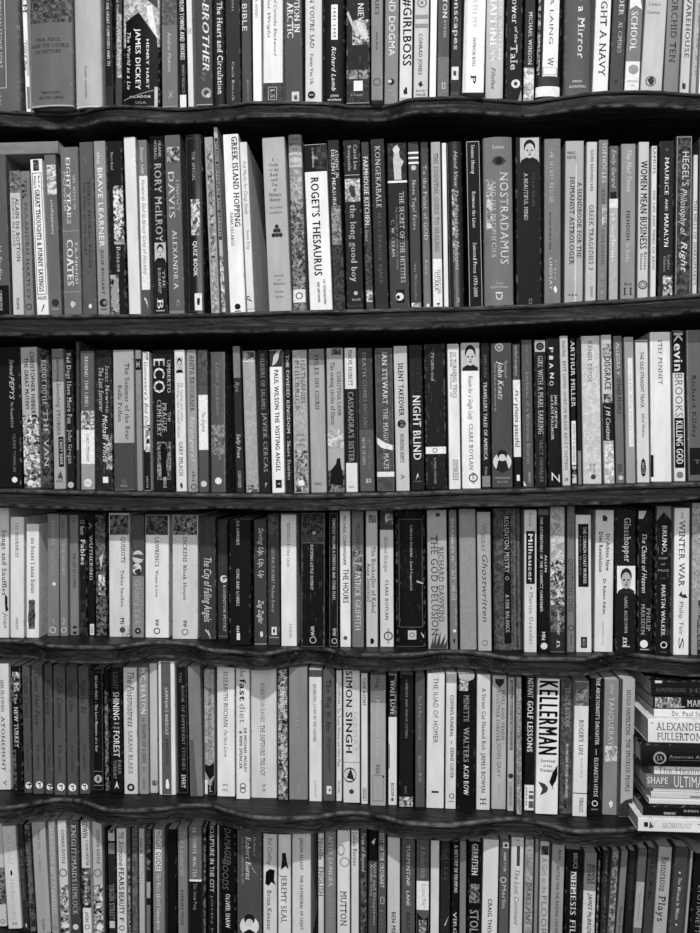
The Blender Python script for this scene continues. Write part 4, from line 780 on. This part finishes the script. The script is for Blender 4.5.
572 587 680 816 2 216|R 680 706 0 1 98|P 690 706 .1 .9 70 150|T 720 742 .5 4.4 60 ROGER'S|T 745 755 .5 4 60 LIFE|TI 758 778 .6 3 160 a true story|R 793 793.8 0 1 40|T 797 812 .6 4 80 VIRAGO
588 601 677 816 2 14 @ABORTIONIST'S_DAUGHTER|TB 678 745 .58 3.8 225 THE ABORTIONIST'S DAUGHTER|R 749 755 .5 .55 190|TB 758 797 .55 4 205 ELISABETH HYDE|O 803.5 .5 3 225|HB 809.5 .25 .75 1.6 200 PAN
602 617 678 815 1.8 128|TI 684 694 .55 3.6 190 the|TL 697 746 .5 5 190 TANQUERAY|P 746 762 .1 .95 120 215|G 800 808 .4 .75 220
618 633 679 817 2 165 s|R 679 817 0 .12 60|T 690 735 .55 4 60 HUGO HAMILTON|T 739 792 .58 4 50 THE SPECKLED PEOPLE|V 50 0 806 .5 800 1 798 1 817 0 817
#ROW6
-12 7 822 927 -5 192|P 868 905 .1 1 30 150|O 922 .8 2.2 70
8 22 824 929 -6.5 205|TL 835 865 .5 4 175 ALL SOULS|G 870 877 .4 .6 15|TL 880 920 .5 4 180 HARBOURS|H 924 .3 .7 2 90 II
23 29 823 930 -6.2 44|TL 850 900 .5 2 110 OF LIFE AND OTHERS|G 923 928 .4 .8 200
30 36 823 932 -6 60|P 823 932 .05 .95 35 110|T 850 900 .5 3 130 SECRET GARDENS
37 51 820 934 -5.5 160 @leaning_blank|T 830 850 .5 2.4 110 TERRY FOX|TI 855 872 .5 2.4 110 Ice Runner|T 919 931 .5 2.4 70 QUEEN
52 59 820 936 -4 152|TB 825 915 .5 4 200 TREASURY OF VICE CHANDLER|O 928 .5 2 90
60 70 819 938 -3.4 198|TB 830 864 .6 3 80 CONAN DOYLE|O 873 .5 4 110|P 885 938 .02 .98 25 225|C 925 .6 3.2 225
71 81 819 938 -2.4 64 @KNIGHTSMAIDS|T 825 882 .5 5 190 KNIGHTSMAIDS|T 884 915 .5 5 185 HEMLOCK|C 927 .5 2.8 205
83 92 820 938 -2.4 200|TB 822 838 .5 5 40 EDWIN|TB 840 866 .7 2.6 60 COLIN DEXTER|P 868 908 0 1 20 130|TB 872 905 .5 3.4 215 Hood|R 908 938 0 1 215|O 927 .5 2.4 60|TB 912 922 .5 3 60 SIGN
93 104 820 938 -2 176|TB 830 864 .6 3 80 CONAN DOYLE|O 873 .5 4 110|P 885 938 .02 .98 25 225|C 927 .6 3.2 225
105 108 826 938 -1 14
109 116 829 938 -1.4 34|R 829 841 0 1 190|R 831 833 .2 .9 60|R 843 854 0 1 120|T 884 920 .5 5 150 VIRGIN STREET|R 921 928 .1 .9 190
117 127 827 938 -.8 212 @FEARSOME_BEAUTY|T 832 839 .5 5 50 THE|TI 841 866 .5 5 30 Simone|TB 868 890 .5 5 60 FEARS|TB 892 914 .5 5 60 BEAUTY|T 917 922 .5 4 50 F|O 928 .5 2.6 60
128 131 827 938 -1 80|P 850 935 0 1 40 160
132 138 827 938 -.5 98|P 827 938 .02 .98 70 110
139 145 827 938 -.5 168|R 853 884 .2 .6 215|T 838 884 .4 2 70 THE PLOUGHMAN
146 151 828 938 0 24|P 830 870 .1 .9 15 120|R 882 898 .1 .9 160|R 905 935 .1 .9 110
153 165 827 938 -.5 122 @blotched-title|R 830 871 .2 .75 225|TB 831 850 .48 5 60 INSIGHT|TB 852 870 .48 5 50 GUIDES|TB 873 930 .5 4.4 225 The Best Hotel Guarantee
167 176 828 938 0 12
178 188 826 938 -.6 118|TI 832 876 .5 4.6 165 The Leopards|T 890 925 .45 2.6 60 BARBARA WADE
189 202 825 938 -.4 104|R 881 938 0 1 18|R 879.5 881.5 0 1 230|TB 828 878 .45 3.6 205 LE COMTE WALTER|T 883 910 .5 3.4 150 The Snow Pony
203 206 826 938 0 26|P 826 938 0 1 15 120
208 216 824 938 0 18|TB 825 892 .5 4 205 SCULPTURE IN THE CITY|TL 895 935 .5 2 120 JOHN M
217 219 824 938 0 150
220 236 824 940 -.4 12 @DAMAGED_GOODS|TI 828 865 .5 6 95 DAMAGED|TI 859 890 .35 6 95 GOODS|TB 894 928 .5 4.4 225 OLIVER SHAW
237 262 829 942 -.4 76 @white-oval-portrait|TI 837 856 .72 2.2 185 The Works of|TBI 837 880 .46 5.4 225 Robert Burns|TI 837 884 .24 2 165 with an introduction by the|C 926 .5 9.6 220|V 25 .2 941 .28 932 .5 929 .72 932 .8 941|C 919.5 .5 5.4 25|C 922.6 .5 3.8 205|V 190 .6 866 .85 876 .62 868
263 277 831 942 0 206|TI 838 865 .5 4.4 60 Evil Cradling|V 12 .15 884 .2 872 .5 869 .85 870 .8 880 .95 885 .6 882 .4 886|T 890 930 .45 4.2 85 Brian Keenan
278 291 832 942 0 214 @rearing-bear|V 30 .2 870 .3 860 .3 853 .6 853 .7 862 .85 870 .6 866 .4 868|T 875 923 .45 5.4 85 JEREMY SEAL
292 311 831 942 0 205|TB 838 870 .5 3.2 70 JASON ELLIOT|TB 875 930 .5 3.2 75 THE CATHEDRAL OF LIGHT
#GAP
318 324 832 944 0 200|T 838 860 .5 3.6 60 Noelle|TB 867 896 .5 4.6 120 ENGLISH
325 336 830 944 0 122|TB 836 887 .5 4 205 AFTER DUNKIRK|TL 890 925 .5 3 140 Stella
337 350 829 944 0 208 @MUTTON|O 850 .3 6 150|O 862 .6 5 160|T 891 926 .5 6 60 MUTTON
351 359 829 944 0 208|T 832 866 .5 3.6 60 Julian Barnes
360 367 829 946 0 60|TI 833 872 .5 3.6 190 Tales of Beyond|P 875 940 .1 .9 30 110
368 377 828 946 .6 76|R 828 861 0 1 14|V 215 .3 842 .8 838 .6 845|T 862 925 .72 2.6 190 Wild and Dangerous|T 864 896 .36 2.6 190 Another Story
378 386 829 946 0 82|T 833 888 .5 4.2 220 OUT OF THE ORDINARY|B 897 904 .3 .8 190|T 908 930 .5 3 120 Jon
387 400 836 948 .3 192|TB 912 945 .5 4 25 BEN MILLER
401 415 838 948 .3 80 @TURPENTINE_LANE|TB 845 886 .5 3.4 215 TURPENTINE|TB 891 906 .5 3.4 215 LANE|T 912 932 .5 3 45 BRAD
416 429 838 950 .4 86|R 881 910 0 1 226|TI 846 878 .5 4.4 150 A Perfect Wife|T 884 906 .6 3.4 180 Ernest Tey|V 22 0 912 .6 920 .95 916 .95 950 0 950|P 920 950 .2 .8 40 190
430 439 838 950 .6 208
440 450 839 950 .8 30 g|P 845 860 .1 .9 25 70|T 846 880 .5 3 90 TALLIS|V 190 .4 925 .9 915 .5 926
451 458 840 950 1 14|TB 845 893 .6 3.4 205 A HISTORY OF FRUMPAD|TB 912 945 .5 3.4 215 VIRGIN
459 466 840 950 .6 122
467 480 840 950 1.5 12 @STOLEN|TB 844 875 .5 6 225 GERRITSEN|P 884 903 .1 .9 10 150|TB 910 945 .5 8.4 165 STOLEN
481 497 838 950 2 210|TB 899 944 .5 4 20 CRAIG THOMAS
498 508 838 952 1.6 86|R 842 848 .3 .95 215|R 844 847 .5 .75 30|TB 852 872 .55 2.4 215 ANNE TYLER|O 880 .4 3 205|TL 885 908 .5 4 190 Merlin
509 522 836 952 2 202|R 846 866 .45 .7 60|TI 870 925 .5 4.6 95 The Lost Continent|H 840 .3 .7 2 120 bw
523 532 838 954 2 152|P 838 954 .05 .95 120 175|T 883 924 .5 4.6 85 DRAKE MAN
533 537 838 954 2 130
538 548 840 954 1.6 178 @GIRL_ON_THE_FLOOR|P 846 855 .1 .9 20 90|TL 858 875 .5 5.4 110 A Girl|TL 878 893 .5 4.4 110 on the|TL 896 935 .5 5.4 110 FLOOR
549 562 843 954 3 150|TB 850 860 .6 2.6 70 BEN|TB 866 935 .5 2.8 75 BATTLE FOR THE RAGING CROWN
564 580 848 956 2 15 @NEMESIS_FILE|T 853 869 .6 4.2 190 BRUCE|T 872 892 .5 5.6 225 THE|T 871 940 .5 5.6 225 NEMESIS FILE
581 594 851 956 3.4 120 @BUNDLE_STORIES|R 891 956 0 1 203|TB 865 884 .75 3.6 20 BUNDLE|TB 864 884 .4 3.8 20 STORIES|TBI 893 935 .55 4 40 JAMES McBRIDE
595 598 850 956 3.6 20|P 860 940 0 .5 20 170
599 605 849 956 4 40|P 850 940 .4 .9 20 90
606 613 849 958 6 122|P 849 958 .05 .95 60 165
614 621 849 958 7 118|T 906 935 .5 2.4 50 Thomas King
622 630 849 958 6 28|T 862 910 .5 3 65 THE AMBER ROOM
631 640 847 958 7 92|R 882 928 0 .95 158|TI 893 920 .5 2 90 The Pendragon
641 649 846 958 7 60|P 846 900 .3 .8 30 70
651 665 845 958 7 165 @RESTORATION_PLAYS|T 857 892 .5 7 65 Restoration|T 896 922 .5 7 65 Plays
666 680 845 960 8 66 @WOMAN_IN_WHITE|C 873 .45 1 200|TB 878 920 .5 3.4 205 The Woman in White|C 925 .5 1 200
682 685 849 960 8 150
687 703 852 960 8 14|O 858 .7 3.6 160|TL 886 938 .5 5 130 EYOTIANETTE
"""
row = 0
for line in (DATA1 + '\n' + DATA2).split('\n'):
    line = line.strip()
    if not line: continue
    if line.startswith('#ROW'): row = int(line[4:]); ROWS[row] = []; continue
    if line.startswith('#'): continue
    parts = line.split('|'); h = parts[0].split()
    b = dict(xl=float(h[0]), xr=float(h[1]), yt=float(h[2]), yb=float(h[3]), lean=float(h[4]), g=float(h[5]),
             flags='', ref=None, els=[p.strip() for p in parts[1:]])
    for k in h[6:]:
        if k.startswith('@'): b['ref'] = k[1:].replace('_', ' ')
        elif k != '_': b['flags'] += k
    ROWS[row].append(b)

KEYS = {('H', '')}
for els in [b['els'] for L in ROWS.values() for b in L] + list(STACK.values()):
    for e in els:
        t = e.strip().split(' ')
        if t[0][:1] in ('T', 'H'): KEYS.add((' '.join(t[6:]).replace('¦', '|'), t[0][1:] or 'S'))
prepare_text(KEYS)

def refname(r):
    return r + ' book'
for r, L in ROWS.items():
    marks = [i for i, b in enumerate(L) if b['ref']]
    for i, b in enumerate(L):
        size, tn, ink = describe(b)
        if b['ref']:
            if b['ref'].isupper() or b['ref'].replace("'S", '').replace('-', '').isupper():
                b['label'] = '%s%s book titled %s in %s, on the %s shelf' % (size, tn, b['ref'], ink.replace('lettering', 'letters'), ROWN[r])
            else:
                b['label'] = '%s%s %s book, %s, on the %s shelf' % (size, tn, b['ref'], ink, ROWN[r])
        else:
            j = min(marks, key=lambda m: (abs(m - i), m)); k = abs(i - j)
            side = 'right' if i > j else 'left'
            b['label'] = '%s%s book, %s, %s %s of the %s' % (size, tn, ink, ORD[k], side, refname(L[j]['ref']))

TOPS = {}
for r in range(1, 7):
    L = ROWS[r]; rnd = random.Random(100 + r); sf = curve(SH[r])
    prev_b = prev_t = -9; prev_zt = 0
    for b in L:
        pxc = (b['xl'] + b['xr']) / 2; s0 = sf(pxc); hh = s0 - CY
        if abs(hh) > 60 and b['yb'] < 935:
            d = D * (hh / (b['yb'] - CY) - 1); d = max(-.02, min(.02, d)) + rnd.uniform(-.0012, .0012)
        else: d = rnd.uniform(-.004, .004)
        if 'h' in b['flags']: d += .001
        ybp = b['yb'] if b['yb'] < 935 else b['yb']
        ps = (D + d) / F_PX * 1.0
        A = at(b['xl'], b['yb'], d); B = at(b['xr'], b['yb'], d)
        yt = b['yt']
        if r >= 5 and yt < curve(LOW[r - 1])(pxc) + 8: yt += 1.5
        T = at(pxc + b['lean'] * (b['yb'] - yt) / 100, yt, d)
        base_z = max(samp(r, SHZ, A.x), samp(r, SHZ, B.x), samp(r, SHZ, (A.x + B.x) / 2))
        C = (A + B) / 2; H = T.z - base_z
        ps = (B.x - A.x) / max(1, (b['xr'] - b['xl']))
        w = (B.x - A.x)
        th = math.atan2(T.x - C.x, H)
        # keep clear of the neighbour on the left, at the foot and at the head
        lb = C.x - w / 2; lt = T.x - w / 2; gap = .0003
        if prev_zt:
            shift = max(0, prev_b + gap - lb, (prev_b + (prev_t - prev_b) * min(1, H / prev_h) + gap - lt) if True else 0)
            if shift > 0:
                shift = min(shift, w * .45)
                w -= shift; C.x += shift / 2; T.x += shift / 2
        if r > 1:
            lim = min(under(r - 1, C.x - w / 2 + (T.x - C.x)), under(r - 1, T.x + w / 2)) - base_z - .003
            H = min(H, lim)
        w -= .0007
        th = math.atan2(T.x - C.x, max(.05, T.z - base_z))
        Hl = H / math.cos(th) - abs(math.sin(th)) * w
        dep = rnd.uniform(.115, .15) if 'h' not in b['flags'] else rnd.uniform(.14, .165)
        zc = C.z
        # a local px -> z map measured up the spine from the foot
        def zf(y, b=b, d=d, H=H, base_z=base_z, pxc=pxc, th=th): return (at(pxc, y, d).z - base_z) / math.cos(th)
        if b.get('support'): Hl = b['support']
        root = make_book(w, Hl, dep, b['g'], b['flags'], b['els'], zf, ps, rnd)
        lift = abs(math.sin(th)) * w / 2
        root.location = (C.x, d, base_z + lift + .0001); root.rotation_euler = (0, th, 0)
        root['label'] = b['label']; root['category'] = 'book'; root['group'] = 'books standing on the %s shelf' % ROWN[r]
        prev_b = C.x + w / 2; prev_t = T.x + w / 2; prev_h = max(.05, T.z - base_z); prev_zt = 1
        b['obj'] = root; b['top'] = base_z + H; b['C'] = C

# ------------------------------------------------------------------ books lying flat
def lying(x_left, y_top, y_bot, d, g, flags, els, z_bottom, label, group, length=.205, dep=.14, left_is_end=True, rz=0.0):
    pm = (x_left + 40); A = at(x_left, y_bot, d)
    thick = at(x_left + 20, y_top, d).z - at(x_left + 20, y_bot, d).z
    thick *= .945
    ps = (at(x_left + 100, 466, d).x - at(x_left, 466, d).x) / 100
    H = length
    zf = lambda px: H - (at(px, 466, d).x - A.x)
    root = make_book(thick, H, dep, g, flags, els, zf, ps, random.Random(int(x_left * 7 + y_top)))
    root.rotation_euler = (0, -math.pi / 2, 0)
    root.location = (A.x + H, d, z_bottom + thick / 2)
    if rz:
        root.rotation_mode = 'XYZ'
        M = Matrix.Translation((A.x, d, 0)) @ Matrix.Rotation(rz, 4, 'Z') @ Matrix.Translation((-A.x, -d, 0))
        root.matrix_world = M @ Matrix.Translation(root.location) @ Matrix.Rotation(-math.pi / 2, 4, 'Y')
    root['label'] = label; root['category'] = 'book'; root['group'] = group
    return z_bottom + thick + .0002
zt = max(samp(5, SHZ, at(x, 820).x) for x in (636, 660, 700, 760, 800)) + .0003
G = 'books stacked flat at the right end of the fifth shelf'
for (xl_, yt_, yb_, d_, g_, fl, els, lb) in [
  (638, 818, 832.5, -.042, 222, '', [], 'white paperback at the very bottom of the flat stack, fifth shelf'),
  (643, 808, 818, -.036, 16, '', [], 'black paperback lying second from the bottom of the flat stack'),
  (649, 802.5, 808, -.030, 215, '', [], 'thin white paperback lying just above the low black one in the stack'),
  (651, 795.5, 802, -.028, 196, '', [], 'pale grey paperback, fourth from the bottom of the flat stack'),
  (653, 791, 795, -.027, 228, '', [], 'very thin white booklet directly under the SHAPE book in the stack'),
  (646, 777, 791, -.030, 112, '', [], 'mid-grey paperback lettered SHAPE and ULTIMATE in the flat stack'),
  (654, 767, 777, -.028, 225, '', [], 'white paperback lettered The Heal, above the SHAPE book in the stack'),
  (641, 743, 767, -.034, 14, 'h', [], 'thick black hardback with a round ringed emblem, middle of the flat stack'),
  (648, 718, 743, -.030, 218, '', [], 'thick white paperback with two lines of grey capitals in the flat stack'),
  (654, 710, 718, -.022, 220, '', [], 'slim white paperback with grey serif lettering, above the thick white stacked one'),
  (653, 697, 710, -.020, 22, '', [], 'black paperback with a picture strip, second from top of the stack'),
  (651, 681, 697, -.018, 18, '', [], 'black paperback topmost of the flat stack, fifth shelf')]:
    zt = lying(xl_, yt_, yb_, d_, g_, fl, STACK.get(yt_, []), zt, lb, G, length=.19 + .02 * math.sin(yt_), dep=.108)
# one book lying across the tops of its neighbours at the left end of the second shelf
b1 = ROWS[2][0]
zt = max(ROWS[2][i]['top'] for i in range(0, 5)) + .0006
lying(-88, 141, 154, -.002, 125, 'm', [], zt, 'grey cloth book lying across standing books, left end of second shelf', 'books lying on the second shelf', length=at(58, 150, 0).x - at(-88, 150, 0).x, dep=.12)

# ------------------------------------------------------------------ light
def area(name, loc, target, size, power, shape='DISK'):
    l = bpy.data.lights.new(name, 'AREA'); l.shape = shape; l.size = size; l.energy = power
    o = bpy.data.objects.new(name, l); COL.objects.link(o); o.location = loc
    o.rotation_euler = (Vector(target) - Vector(loc)).to_track_quat('-Z', 'Y').to_euler()
    return o
area('ceiling_lamp', (.2, -3.0, ZC + 3.4), (0, 0, ZC - .2), .16, KEY)
area('shop_window', (.25, -3.0, 2.0), (0, 0, 1.0), 1.6, FRONT_FILL)  # added soft fill light behind the camera, no visible source
W = bpy.data.worlds.new('world'); S.world = W; W.use_nodes = True
bg = W.node_tree.nodes['Background']; bg.inputs[0].default_value = (1, 1, 1, 1); bg.inputs[1].default_value = FILL
S.view_settings.view_transform = 'Standard'; S.view_settings.look = 'None'
S.view_settings.exposure = 0; S.view_settings.gamma = 1
